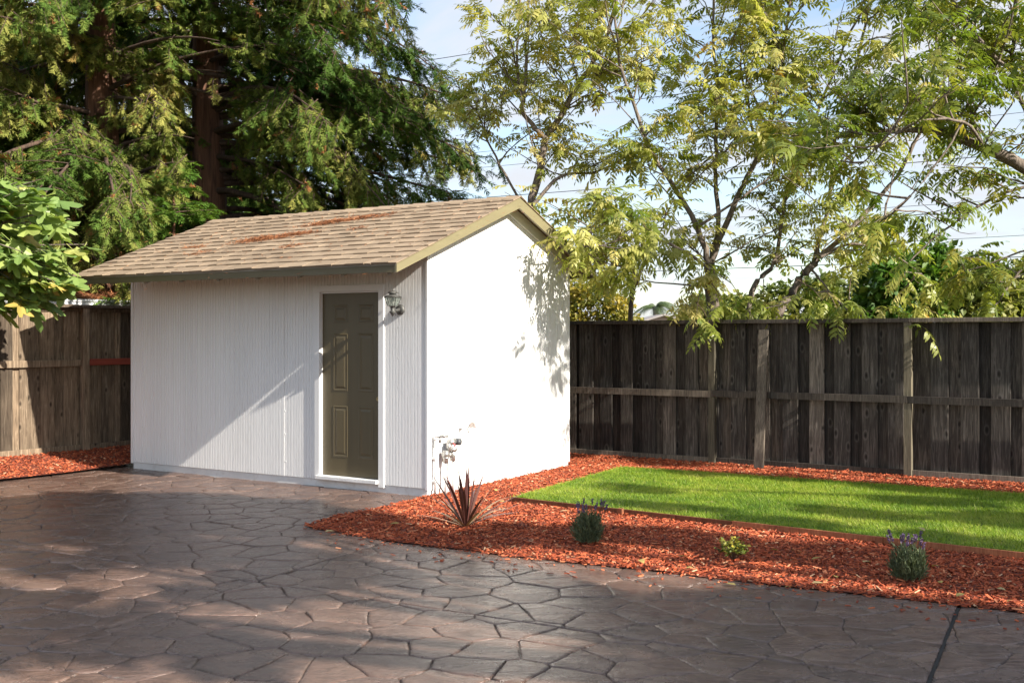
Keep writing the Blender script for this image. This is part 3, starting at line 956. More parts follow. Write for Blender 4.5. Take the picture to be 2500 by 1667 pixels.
IV = empty('irrigation_valve', shed_pt(0, 0.25, 0.0), -0.5522)
tag(IV, 'grey anti-siphon sprinkler valve with red wire on the gable wall', 'valve')
for (x, yv, zt2) in ((0.075, -0.03, 0.37), (0.085, 0.10, 0.36)):
    MB().tube([(x, yv, -0.02), (x, yv, zt2)], 0.0165, 12).build('riser_pipe', M['pvc'], IV, True)
MB().tube([(0.075, -0.03, 0.34), (0.075, -0.03, 0.47)], 0.030, 12).tube([(0.075, -0.06, 0.43), (0.075, 0.0, 0.43)], 0.036, 12).tube([(0.075, -0.03, 0.385), (0.075, -0.03, 0.40)], 0.037, 12).build('backflow_cap', M['steel'], IV, True)
MB().tube([(0.08, -0.01, 0.42), (0.085, 0.07, 0.42)], 0.027, 12).tube([(0.085, 0.085, 0.35), (0.085, 0.085, 0.46)], [0.028, 0.034], 12).tube([(0.085, 0.085, 0.455), (0.085, 0.085, 0.49)], 0.047, 14).build('valve_body', M['steel'], IV, True)
MB().tube([(0.08, 0.02, 0.46), (0.08, 0.02, 0.545)], 0.024, 12).tube([(0.08, 0.02, 0.548), (0.10, 0.10, 0.56)], 0.034, 12).build('bonnet', M['steel'], IV, True)
MB().tube([(0.105, 0.115, 0.553), (0.14, 0.155, 0.548)], [0.038, 0.036], 14).tube([(0.14, 0.155, 0.548), (0.148, 0.162, 0.547)], [0.027, 0.02], 14).build('solenoid', M['plastic_dark'], IV, True)
MB().tube([(0.11, 0.10, 0.54), (0.12, 0.075, 0.50), (0.125, 0.055, 0.52), (0.12, 0.04, 0.55)], 0.005, 6).build('wire', M['red_wire'], IV, True)
MB().box(0.0, 0.05, 0.02, 0.10, 0.405, 0.43).build('wall_bracket', M['steel'], IV)

HH = empty('hose_hanger', shed_pt(0.0, 0.66, 0.68), -0.5522)
tag(HH, 'white hose hanger bracket on the sunny gable wall', 'hose hanger')
V = []; F = []
na = 12
for (x, sc) in ((0.003, 1.25), (0.02, 1.0), (0.10, 1.0), (0.125, 1.3)):
    for k in range(na + 1):
        a = math.pi * (0.06 + 0.88 * k / na)
        V.append((x, -0.085 * sc * math.cos(a), 0.07 * sc * math.sin(a) - 0.02 * sc))
for i in range(3):
    for k in range(na):
        F.append((i * (na + 1) + k, i * (na + 1) + k + 1, (i + 1) * (na + 1) + k + 1, (i + 1) * (na + 1) + k))
o = mesh_obj('saddle', V, F, M['white_trim'], HH, True)
sm_ = o.modifiers.new('thick', 'SOLIDIFY'); sm_.thickness = 0.004
MB().box(0.001, 0.008, -0.03, 0.03, -0.03, 0.13).build('backplate', M['white_trim'], HH)

# ------------------------------------------------------------------ fences
def fence_pt_px(px, P0, D):
    """distance along a fence line at photograph column px"""
    k = (px - 1250) / F_PX
    return (k * P0.y - P0.x) / (D.x - k * D.y)

FENR = empty('wooden_fence', (FR0.x, FR0.y, 0), math.atan2(FRD.y, FRD.x))
tag(FENR, 'dark weathered board fence behind the lawn right of the shed', 'fence')
# local frame: x along the fence, -y... towards the yard
rs = random.Random(31)
def board(parent, x0, x1, y, z0, z1, mat, th=0.019, name='board', lean=0.0):
    e = 0.0025
    l0 = rs.uniform(-.004, .004) + lean; l1 = rs.uniform(-.004, .004) + lean
    V = []
    for (z, l) in ((z0, 0), (z1, 1)):
        d0 = l * l0; d1 = l * l1; w = rs.uniform(-.004, .004)
        V += [(x0 + d0, y + w + e, z), (x0 + d0 + e, y + w, z), (x1 + d1 - e, y + w * .5, z), (x1 + d1, y + w * .5 + e, z), (x1 + d1, y + th, z), (x0 + d0, y + th, z)]
    F = [(5, 4, 3, 2, 1, 0), (6, 7, 8, 9, 10, 11)] + [(i, (i + 1) % 6, 6 + (i + 1) % 6, 6 + i) for i in range(6)]
    return mesh_obj(name, V, F, mat, parent)
# board edges read along the photograph (columns of a 2352 px wide detail of 1350..2500)
ed = [60, 88, 118, 132, 203, 237, 298, 340, 400, 447, 515, 552, 617, 663, 727, 772, 830, 890, 965, 1020, 1085, 1148, 1225, 1280, 1357, 1405, 1487, 1543, 1625, 1672, 1752, 1885, 1975, 2035, 2130, 2187, 2287, 2340]
edges = [fence_pt_px(1350 + e / 2.0452, FR0, FRD) for e in ed]
x = edges[0]
pre = []
while x > -3.2:
    pre.append(x - (0.14 if len(pre) % 2 else 0.10)); x = pre[-1]
edges = pre[::-1] + edges
while edges[-1] < 12.5:
    edges.append(edges[-1] + (0.145 if len(edges) % 2 else 0.105))
for i in range(len(edges) - 1):
    fr = (i - len(pre)) % 2 == 1
    zt = 1.842
    if fr:
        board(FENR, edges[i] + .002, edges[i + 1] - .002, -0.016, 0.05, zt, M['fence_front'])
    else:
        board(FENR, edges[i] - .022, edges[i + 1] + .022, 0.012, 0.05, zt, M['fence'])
def fpx(p): return fence_pt_px(p, FR0, FRD)
posts = [fpx(1745) - 2.42 * 1, fpx(1745), fpx(2221), fpx(2221) + 2.44, fpx(2221) + 4.88, fpx(2221) + 7.3]
for px in posts:
    MB().box(px - .045, px + .045, -0.125, -0.036, -0.05, 1.842).build('post', M['fence_post'], FENR, bevel=0.004)
prev = -3.0
for px in posts + [12.6]:
    z = rs.uniform(-.008, .008)
    o = board(FENR, prev - .0 , px - .002, -0.062, 0.884 + z, 0.968 + z, M['fence_rail'], th=0.044, name='rail')
    o.location.y = -0.078
    o = board(FENR, prev, px - .002, 0.035, 1.75, 1.835, M['fence_rail'], th=0.04, name='top_rail')
    board(FENR, prev + .045, px - .047, -0.075, -0.03, 0.082, M['fence_rail'], th=0.036, name='kick_board')
    prev = px
capj = [-3.1, fpx(2224), 12.7]
for i in range(2):
    MB().box(capj[i] + .002, capj[i + 1] - .002, -0.135, 0.085, 1.843 + 0.001 * i, 1.892 + 0.003 * i).build('cap_board', M['fence_rail'], FENR, bevel=0.003)

# board leaning against the fence
a = G(1852, 1146); tp = fpx(1872)
LP = empty('leaning_plank', a, 0)
tag(LP, 'grey plank leaning against the dark fence between its two posts', 'plank')
top = FR0 + FRD * tp + Vector((FRD.y, -FRD.x, 0)) * 0.115 + Vector((0, 0, 1.755))
fn = Vector((FRD.y, -FRD.x, 0))
mb = MB().bar(Vector((0, 0, -0.02)), top - a, 0.125, 0.038, fn)
mb.build('plank', M['fence_rail'], LP, bevel=0.004)

FENL = empty('wooden_fence', (FL0.x, FL0.y, 0), math.atan2(FLD.y, FLD.x))
tag(FENL, 'sun streaked brown board fence left of the shed with a red rail', 'fence')
def lpx(p): return fence_pt_px(p, FL0, FLD)
edl = [0, 85, 130, 190, 271, 368, 432, 535, 590, 655, 690, 742, 785, 820, 885, 930]
el = [lpx(e / 2.8) for e in edl]
x = el[0]; pre = []
while x > -3.5:
    pre.append(x - rs.uniform(.13, .19)); x = pre[-1]
el = pre[::-1] + el
while el[-1] < 5.0:
    el.append(el[-1] + rs.uniform(.12, .17))
for i in range(len(el) - 1):
    w = el[i + 1] - el[i]
    if i % 2 == 0:
        board(FENL, el[i] + .002, el[i + 1] - .002, -0.012, 0.18, 2.057, M['fence_left'])
    else:
        board(FENL, el[i] - .02, el[i + 1] + .02, 0.010, 0.18, 2.057, M['fence_left'])
lp = lpx(564 / 2.8)
lposts = [lp - 2.4, lp, lp + 2.4]
for px in lposts:
    MB().box(px - .045, px + .045, -0.10, -0.013, 0.08, 2.058).build('post', M['fence_left'], FENL, bevel=0.004)
MB().box(-3.4, lp - .047, -0.055, -0.012, 1.275, 1.365).build('rail', M['fence_left'], FENL, bevel=0.004)
o = MB().box(lp + .047, lp + 2.35, -0.055, -0.012, 1.285, 1.372).build('rail', M['red_rail'], FENL, bevel=0.004)
o['label'] = 'red stained rail behind the shed corner'
MB().box(-3.4, lp - .047, -0.05, -0.012, 0.10, 0.225).build('kick_board', M['fence_left'], FENL, bevel=0.004)
MB().box(lp + .047, lp + 2.35, -0.05, -0.012, 0.10, 0.225).build('kick_board', M['fence_left'], FENL, bevel=0.004)
MB().box(-3.4, 4.9, -0.036, -0.0135, 2.005, 2.0575).build('top_rail', M['fence_left'], FENL, bevel=0.004)
MB().box(-3.5, 5.0, -0.115, 0.05, 2.0585, 2.098).build('cap_board', M['fence_left'], FENL, bevel=0.004)

# ------------------------------------------------------------------ neighbour's low shed roof behind the left fence
NR = empty('neighbour_shed', (-7.14, 15.6, 0), math.atan2(0.8, 0.6))
tag(NR, 'low neighbouring shed with white gutter and needle covered roof behind fence', 'shed')
# local x along the gutter, local +y away from the yard
nl = 1.78
MB().box(-4.0, nl - 0.25, 0.35, 2.6, -0.05, 2.2).build('wall', M['pink_wall'], NR)
V = [(-4.2, 0.0, 2.245), (nl, 0.0, 2.245), (nl, 2.9, 3.0), (-4.2, 2.9, 3.0)]
mesh_obj('roof', V + [(a_, b_, c_ - .05) for a_, b_, c_ in V], [(0, 1, 2, 3), (7, 6, 5, 4), (0, 4, 5, 1), (1, 5, 6, 2), (2, 6, 7, 3), (3, 7, 4, 0)], M['shingle'], NR)
gp_ = [(0.0, 2.25), (0.0, 2.135), (-0.07, 2.135), (-0.085, 2.16), (-0.085, 2.20), (-0.105, 2.215), (-0.105, 2.25), (-0.098, 2.25), (-0.098, 2.222), (-0.075, 2.205), (-0.075, 2.15), (-0.008, 2.145), (-0.008, 2.25)]
V = []
for x in (-4.2, nl):
    V += [(x, b_ - .004, c_ - 0.012) for b_, c_ in gp_]
k = len(gp_)
mesh_obj('gutter', V, [(i, (i + 1) % k, k + (i + 1) % k, k + i) for i in range(k)] + [tuple(range(k - 1, -1, -1)), tuple(range(k, 2 * k))], M['gutter'], NR)
MB().tube([(nl - .12, -0.05, 2.13), (nl - .12, -0.05, 2.02), (nl - .12, 0.2, 1.9)], 0.035, 8).build('downspout', M['gutter'], NR)

# ------------------------------------------------------------------ lawn and edging
LF0, LF1 = G(1263, 1228), G(2500, 1368)
LB0, LB1 = G(1525, 1152), G(2500, 1220)
fd = (LF1 - LF0).normalized(); bd = (LB1 - LB0).normalized()
lawn_pts = [LF0, LF1 + fd * 4.5, LB1 + bd * 4.0, LB0]
o = mesh_obj('lawn', [(p_.x, p_.y, 0.045) for p_ in lawn_pts] + [(p_.x, p_.y, -0.04) for p_ in lawn_pts], [(0, 1, 2, 3), (0, 4, 5, 1), (1, 5, 6, 2), (2, 6, 7, 3), (3, 7, 4, 0)], M['lawn_base'])
o['kind'] = 'structure'; o['label'] = 'bright green lawn between the mulch beds'
sd = Vector((fd.y, -fd.x, 0))
ED = empty('lawn_edging', LF0, math.atan2(fd.y, fd.x))
tag(ED, 'reddish brown bender board edging along the front of the lawn', 'edging')
x = -0.06
k = 0
while x < 8.5:
    MB().box(x, x + 2.395, -0.022 - 0.002 * (k % 2), -0.002, -0.03, 0.060 + 0.004 * (k % 2)).build('edging_board', M['edging'], ED, bevel=0.002)
    x += 2.4; k += 1
MB().box(1.2, 1.25, -0.065, -0.026, -0.03, 0.07).build('stake', M['edging'], ED)
MB().box(3.6, 3.65, -0.065, -0.026, -0.03, 0.07).build('stake', M['edging'], ED)

# ------------------------------------------------------------------ instanced geometry tools
def basis(d, up):
    """rows: x = d, z close to up"""
    d = d / (np.linalg.norm(d, axis=1, keepdims=True) + 1e-9)
    y = np.cross(up, d); y /= (np.linalg.norm(y, axis=1, keepdims=True) + 1e-9)
    z = np.cross(d, y)
    return np.stack([d, y, z], axis=1)          # N,3,3

def scatter(name, templates, pos, d, up, scale, tint, mat, parent=None, kind=None, tvar=None):
    """joins copies of small leaf templates into one mesh; every copy has its own place, bearing, size and tint"""
    N = len(pos)
    B = basis(d, up)
    which = RNG.integers(0, len(templates), N)
    VV = []; FF = []; TT = []; base = 0
    for ti, (tv, tf) in enumerate(templates):
        idx = np.where(which == ti)[0]
        if not len(idx):
            continue
        tv = np.asarray(tv, float); tf = np.asarray(tf, int)
        sc = scale[idx]
        sc = sc[:, None, None] if sc.ndim == 1 else sc[:, None, :]
        P = np.einsum('nvk,nkj->nvj', tv[None] * sc, B[idx]) + pos[idx][:, None, :]
        nv = len(tv)
        F = tf[None] + (base + np.arange(len(idx)) * nv)[:, None, None]
        VV.append(P.reshape(-1, 3)); FF.append(F.reshape(-1, tf.shape[1]))
        tt = np.repeat(tint[idx], nv)
        if tvar is not None:
            tt = tt + np.tile(tvar[ti], len(idx))
        TT.append(tt)
        base += nv * len(idx)
    o = mesh_obj(name, np.concatenate(VV), np.concatenate(FF), mat, parent, False, {'tint': np.clip(np.concatenate(TT), 0, 1)})
    if kind:
        o['kind'] = kind
    return o

class Tubes:
    def __init__(s):
        s.V = []; s.F = []; s.n = 0
    def add(s, pts, rad, n=6):
        pts = np.asarray([tuple(p) for p in pts], float); rad = np.asarray(rad, float)
        m = len(pts)
        d = np.gradient(pts, axis=0); d /= (np.linalg.norm(d, axis=1, keepdims=True) + 1e-9)
        ref = np.tile(np.array([0.33, 0.21, 0.92]), (m, 1))
        bad = np.abs((d * ref).sum(1)) > 0.93
        ref[bad] = (1, 0.1, 0)
        a = np.cross(d, ref); a /= np.linalg.norm(a, axis=1, keepdims=True)
        b = np.cross(a, d)
        th = np.arange(n) * 2 * np.pi / n
        ring = pts[:, None, :] + rad[:, None, None] * (np.cos(th)[None, :, None] * a[:, None, :] + np.sin(th)[None, :, None] * b[:, None, :])
        i = np.arange(m - 1)[:, None] * n; k = np.arange(n)[None, :]; k2 = (k + 1) % n
        F = np.stack([i + k, i + k2, i + n + k2, i + n + k], axis=-1).reshape(-1, 4) + s.n
        s.V.append(ring.reshape(-1, 3)); s.F.append(F); s.n += m * n
    def build(s, name, mat, parent):
        return mesh_obj(name, np.concatenate(s.V), np.concatenate(s.F), mat, parent, True)

def unit(v):
    return v / (np.linalg.norm(v) + 1e-9)

def leaflet(base, tip, w, fold, nrm):
    base = np.array(base, float); tip = np.array(tip, float)
    ax = tip - base; ln = np.linalg.norm(ax); ax = ax / ln
    sd = unit(np.cross(nrm, ax)); n = np.cross(ax, sd)
    V = [base, base + ax * ln * .3 + sd * w + n * fold, base + ax * ln * .3 - sd * w + n * fold,
         base + ax * ln * .68 + sd * w * .72 + n * fold - n * ln * .03, base + ax * ln * .68 - sd * w * .72 + n * fold - n * ln * .03, tip - n * ln * .10]
    F = [(0, 2, 1), (1, 2, 4), (1, 4, 3), (3, 4, 5)]
    return V, F

def pinnate_template(seed, pairs=7, length=1.0):
    r = random.Random(seed)
    V = []; F = []
    droop = r.uniform(0.25, 0.6)
    def rp(s):
        return np.array([s * (1 - 0.12 * s * droop), 0.05 * math.sin(s * 3 + seed), -droop * s * s * 0.7])
    # rachis as a thin two sided strip
    N = 5
    for i in range(N):
        a = rp(i / N); b = rp((i + 1) / N); w = 0.008
        o0 = len(V)
        V += [a + (0, w, 0), a - (0, w, 0), b - (0, w * .8, 0), b + (0, w * .8, 0)]
        F += [(o0, o0 + 1, o0 + 2), (o0, o0 + 2, o0 + 3)]
    for p_ in range(pairs):
        s = 0.16 + 0.78 * p_ / (pairs - 0.5)
        c = rp(s); tg = unit(rp(s + .03) - rp(s - .03))
        ll = 0.27 * (0.72 + 0.5 * math.sin(math.pi * (0.15 + 0.75 * s))) * r.uniform(.85, 1.1)
        for sg in (-1, 1):
            if r.random() < 0.06:
                continue
            an = r.uniform(0.8, 1.15)
            dr = unit(tg * math.cos(an) + np.array([0, sg, 0]) * math.sin(an) + np.array([0, 0, -r.uniform(.15, .55)]))
            v, f = leaflet(c, c + dr * ll, ll * .165, 0.012, np.array([0, 0, 1.0]) + np.array([0, sg * -.3, 0]))
            b0 = len(V); V += v; F += [tuple(b0 + q for q in t_) for t_ in f]
    c = rp(1.0); tg = unit(rp(1.0) - rp(.95))
    v, f = leaflet(c, c + tg * 0.2, 0.032, 0.01, np.array([0, 0, 1.0]))
    b0 = len(V); V += v; F += [tuple(b0 + q for q in t_) for t_ in f]
    return np.array(V), np.array(F)
PINN = [pinnate_template(s, p_) for s, p_ in ((1, 6), (2, 7), (3, 5), (4, 6), (5, 7), (6, 5))]

def spray_template(seed, hang=0.0):
    """flat redwood spray: a stem with two ranks of side twigs"""
    r = random.Random(seed)
    V = []; F = []
    def quad(a, b, w):
        a = np.array(a, float); b = np.array(b, float); ax = unit(b - a)
        sd = unit(np.cross((0, 0, 1.0), ax))
        ln = np.linalg.norm(b - a)
        o0 = len(V)
        V.extend([a + ax * ln * .12 + sd * w, b, a + ax * ln * .12 - sd * w])
        F.append((o0, o0 + 1, o0 + 2))
    n = 7
    for i in range(n):
        s = 0.06 + 0.9 * i / n
        c = np.array([s, r.uniform(-.07, .07), -0.22 * s * s + r.uniform(-.06, .06)])
        ll = 0.40 * math.sin(math.pi * (0.22 + 0.70 * s)) * r.uniform(.75, 1.2)
        for sg in (-1, 1):
            an = r.uniform(0.6, 1.0)
            tip = c + np.array([math.cos(an) * ll, sg * math.sin(an) * ll, -ll * r.uniform(-.2, .6)])
            quad(c, tip, 0.052 * r.uniform(.8, 1.2))
    quad((0, 0, 0), (0.6, 0, -0.08), 0.018)
    quad((0.5, 0, -0.055), (1.05, 0, -0.24), 0.035)
    return np.array(V), np.array(F)
SPRAY = [spray_template(s) for s in range(5)]

# ------------------------------------------------------------------ broad pinnate-leaved trees behind the fence
def smooth_path(pts, n):
    pts = np.array([tuple(p) for p in pts], float)
    t_ = np.linspace(0, len(pts) - 1, n)
    out = []
    for tt in t_:
        i = min(int(tt), len(pts) - 2); f = tt - i
        p0 = pts[max(i - 1, 0)]; p1 = pts[i]; p2 = pts[i + 1]; p3 = pts[min(i + 2, len(pts) - 1)]
        out.append(0.5 * (2 * p1 + (p2 - p0) * f + (2 * p0 - 5 * p1 + 4 * p2 - p3) * f * f + (3 * p1 - p0 - 3 * p2 + p3) * f ** 3))
    return np.array(out)

def pinnate_tree(name, label, base, stems, seed, mat, leaf_n=(4, 7), side=9, leaf=0.40, group=None, skip=0.0, side_len=(0.7, 1.7), tint=(0.1, 0.85), toward=None, extra_clusters=()):
    """stems: list of (points, r0, r1, first fraction that carries side shoots)"""
    r = random.Random(seed)
    T = empty(name, base)
    tag(T, label, 'tree', group)
    tb = Tubes(); tw = Tubes()
    base = np.array(base)
    LP_, LD, LS, LT = [], [], [], []
    def cluster(p, d, n, tmean):
        for k in range(n):
            az = r.uniform(0, 2 * math.pi)
            dd = unit(np.array([math.cos(az), math.sin(az), r.uniform(-.9, .35)]) + 0.55 * unit(d))
            LP_.append(p + dd * 0.015); LD.append(dd)
            LS.append(leaf * r.uniform(.68, 1.18)); LT.append(min(1 if r.random() < .05 else .94, max(0, tmean + r.gauss(0, .16))))
    def shoot(p, d, ln, r0, lev):
        n = 5
        pts = [p]; dd = unit(d); q = p.copy()
        for i in range(n):
            dd = unit(dd + np.array([r.gauss(0, .17), r.gauss(0, .17), r.gauss(0.03, .15)]))
            q = q + dd * ln / n
            pts.append(q.copy())
        pts = np.array(pts)
        (tb if lev == 0 else tw).add(pts - base, np.linspace(r0, r0 * .35, n + 1), 5 if lev == 0 else 4)
        tmean = r.uniform(*tint)
        if lev == 0:
            for k in range(r.randint(1, 3)):
                i = r.randint(1, n - 1)
                az = r.uniform(0, 2 * math.pi)
                d2 = unit(dd * .6 + np.array([math.cos(az), math.sin(az), r.uniform(-.4, .7)]) * .8)
                shoot(pts[i], d2, ln * r.uniform(.3, .6), r0 * .5, 1)
        if r.random() > skip:
            for k in range(r.randint(*leaf_n)):
                f = (.25 + .75 * r.random()) * n
                i = min(n - 1, int(f))
                cluster(pts[i] + (pts[i + 1] - pts[i]) * (f - i), dd, 1, tmean)
            cluster(pts[-1], dd, 2, tmean)
    for (pp, r0, r1, f0) in stems:
        n = max(6, 4 * len(pp))
        P_ = smooth_path(pp, n)
        for i in range(1, n):
            P_[i] += np.array([r.gauss(0, .012), r.gauss(0, .012), 0])
        tb.add(P_ - base, np.linspace(r0, r1, n) * .8, 8)
        ln = np.linalg.norm(np.diff(P_, axis=0), axis=1).sum()
        for k in range(int(side * ln * .55)):
            f = f0 + (1 - f0) * r.random() ** 0.8
            i = min(n - 2, int(f * (n - 1)))
            p = P_[i] + (P_[i + 1] - P_[i]) * r.random()
            tg = unit(P_[i + 1] - P_[i])
            az = r.uniform(0, 2 * math.pi)
            dd = np.array([math.cos(az), math.sin(az), r.uniform(-.15, .9)]) * .9 + tg * .5
            if toward is not None:
                dd = dd + np.array(toward) * r.random()
            shoot(p, unit(dd), r.uniform(*side_len), 0.011 + 0.004 * r.random(), 0)
        cluster(P_[-1], unit(P_[-1] - P_[-2]), 6, r.uniform(*tint))
    for (p, tm) in extra_clusters:
        p = np.array(p)
        d0 = np.array([r.uniform(-.4, .4), .8, .5])
        tw.add(np.array([p + d0 * .6, p + d0 * .25 + (0, 0, .05), p]) - base, [0.008, 0.006, 0.003], 4)
        cluster(p, np.array([0, -.5, -.5]), r.randint(5, 7), tm)
    tb.build('trunk', M['grey_bark'], T)
    if tw.V:
        tw.build('twigs', M['twig'], T)['kind'] = 'stuff'
    LP_ = np.array(LP_) - base; LD = np.array(LD)
    N = len(LP_)
    up = np.tile(np.array([0, 0, 1.0]), (N, 1)) + RNG.normal(0, .28, (N, 3))
    scatter('crown', PINN, LP_, LD, up, np.array(LS), np.array(LT), mat, T)
    return N

def PX(pts, Y):
    """points along a limb: display column, row and distance (a number, or one per point)"""
    return [A(p_[0], p_[1], p_[2] if len(p_) > 2 else Y) for p_ in pts]

nl_ = 0
nl_ += pinnate_tree('pinnate_tree', 'slender yellow-green tree rising directly behind the shed ridge', A(1260, 800, 16.6), [
    (PX([(1265, 800), (1235, 600), (1222, 480), (1238, 400), (1256, 322), (1300, 245), (1345, 170), (1400, 60), (1430, -80)], 16.6), .10, .03, .35),
    (PX([(1256, 322), (1225, 290), (1200, 255), (1205, 190), (1212, 60), (1220, -120)], 16.5), .055, .022, .1),
    (PX([(1203, 230), (1188, 150), (1192, 40), (1200, -100)], 16.7), .03, .016, .1),
    (PX([(1225, 470), (1290, 405), (1370, 395), (1440, 360)], 16.2), .04, .015, .2),
    (PX([(1300, 245), (1345, 178), (1420, 165), (1500, 130)], 16.3), .035, .012, .2),
    (PX([(1222, 500), (1160, 400), (1110, 300), (1090, 200)], 16.9), .03, .012, .4),
], 3, M['pinnate'], side=7.5, leaf=.34, skip=.2, tint=(.5, 1.0), group='pinnate-leaved trees behind the fence', side_len=(.6, 1.6))
nl_ += pinnate_tree('pinnate_tree', 'many-stemmed yellow-green tree with thick trunk behind the middle of the fence', A(1640, 800, 15.9), [
    (PX([(1640, 800), (1636, 700), (1630, 605)], 15.9), .13, .10, 2),
    (PX([(1630, 605), (1600, 520), (1555, 440), (1490, 340), (1455, 240), (1420, 120), (1405, -60)], 15.7), .06, .018, .2),
    (PX([(1632, 610), (1648, 500), (1642, 380), (1648, 220), (1640, 90), (1645, -120)], 16.1), .05, .02, .25),
    (PX([(1632, 605), (1690, 460), (1740, 360), (1780, 240), (1800, 110), (1830, -100)], 16.0), .06, .022, .25),
    (PX([(1632, 620), (1560, 570), (1480, 545), (1400, 560), (1345, 590)], 15.2), .035, .010, .8),
    (PX([(1600, 520), (1680, 470), (1790, 390), (1850, 330)], 15.6), .03, .012, .2),
    (PX([(1740, 360), (1720, 250), (1700, 120), (1705, -50)], 16.3), .03, .014, .2),
    (PX([(1640, 660), (1600, 655), (1585, 690)], 15.0), .025, .008, .3),
], 5, M['pinnate'], side=7.0, leaf=.38, skip=.12, tint=(.35, .98), group='pinnate-leaved trees behind the fence', toward=(0, -.5, -.05),
    extra_clusters=[(A(1600, 725, 13.9), .3), (A(1630, 745, 13.85), .35), (A(1660, 700, 14.0), .4), (A(1700, 680, 14.0), .3), (A(1755, 690, 14.0), .3)])
nl_ += pinnate_tree('pinnate_tree', 'leaning multi-stem tree behind the fence right of the thickest trunk', A(1760, 800, 15.6), [
    (PX([(1770, 800), (1790, 720), (1840, 640), (1885, 590)], 15.6), .10, .06, 2),
    (PX([(1740, 790), (1720, 720), (1735, 650), (1780, 600), (1800, 470)], 15.9), .07, .03, .5),
    (PX([(1885, 590), (1980, 500), (2060, 400), (2120, 280), (2150, 120), (2160, -80)], 15.3), .05, .016, .2),
    (PX([(1870, 600), (1900, 480), (1915, 330), (1960, 180), (1990, 40), (2010, -100)], 15.7), .045, .018, .2),
    (PX([(1800, 470), (1850, 330), (1900, 200), (1960, 60), (2040, -60)], 15.8), .035, .014, .2),
    (PX([(1885, 590), (1960, 560), (2060, 590), (2130, 640)], 14.9), .03, .010, .3),
    (PX([(1860, 610), (1890, 650), (1930, 700)], 14.3), .025, .008, .3),
], 8, M['pinnate'], side=6.0, leaf=.38, skip=.12, tint=(.3, .92), group='pinnate-leaved trees behind the fence', toward=(0, -.45, -.05),
    extra_clusters=[(A(1925, 715, 13.3), .3), (A(1890, 690, 13.5), .25), (A(1950, 690, 13.3), .35), (A(1850, 660, 13.8), .3)])
nl_ += pinnate_tree('pinnate_tree', 'dark shaded tree arching a heavy limb in from beyond the fence end', (7.6, 12.6, 0), [
    ([(7.6, 12.6, -.1), (7.5, 12.6, 1.5), (7.2, 12.5, 2.7)] + PX([(2500, 470), (2352, 383), (2260, 340), (2160, 304), (2050, 300), (1925, 316)], 12.6), .17, .018, .40),
    (PX([(2470, 450), (2380, 300), (2330, 180), (2330, 60), (2350, -100)], 12.8), .05, .02, .15),
    (PX([(2420, 330), (2352, 200), (2270, 115), (2190, 10), (2130, -90)], 12.4), .035, .015, .15),
    (PX([(2400, 420), (2290, 450), (2180, 520), (2090, 600)], 13.2), .03, .010, .2),
    (PX([(2480, 480), (2400, 560), (2330, 640), (2290, 700)], 13.0), .03, .010, .2),
    (PX([(2260, 340), (2220, 230), (2200, 120), (2230, 20)], 12.5), .02, .010, .2),
    ([A(2260, 340, 12.6), (4.9, 11.7, 4.0), (4.2, 11.25, 3.9), (3.6, 11.2, 3.45)], .025, .008, .35),
    ([(4.9, 11.7, 4.0), (4.4, 11.6, 3.3), (3.9, 11.6, 2.9)], .015, .006, .35),
], 13, M['pinnate_dark'], side=5.2, leaf=.36, skip=.12, tint=(.2, .8), group='pinnate-leaved trees behind the fence', side_len=(.6, 1.5))

# a low bough reaching over to the gable, it throws the leaf shadows on the white wall
bough_t = pinnate_tree('pinnate_tree', 'leafy bough of a young tree hanging over the rear eave of the shed', (1.7, 16.0, 0), [
    ([(1.7, 16.0, -.1), (1.72, 15.9, 1.6), (1.75, 15.3, 2.7), (1.65, 14.5, 3.2), (1.35, 13.6, 3.2), (1.0, 13.0, 2.95), (.82, 12.75, 2.7)], .06, .007, .62),
    ([(1.74, 15.5, 2.3), (1.85, 14.8, 2.8), (1.65, 13.8, 2.8), (1.4, 13.1, 2.45)], .03, .006, .45),
], 17, M['pinnate'], side=3.6, leaf=.38, leaf_n=(2, 4), skip=.1, tint=(.3, .8), group='pinnate-leaved trees behind the fence', side_len=(.35, .8))
print('pinnate leaves', nl_ + bough_t, 'shingles', nsh, 'stones', len(stones))

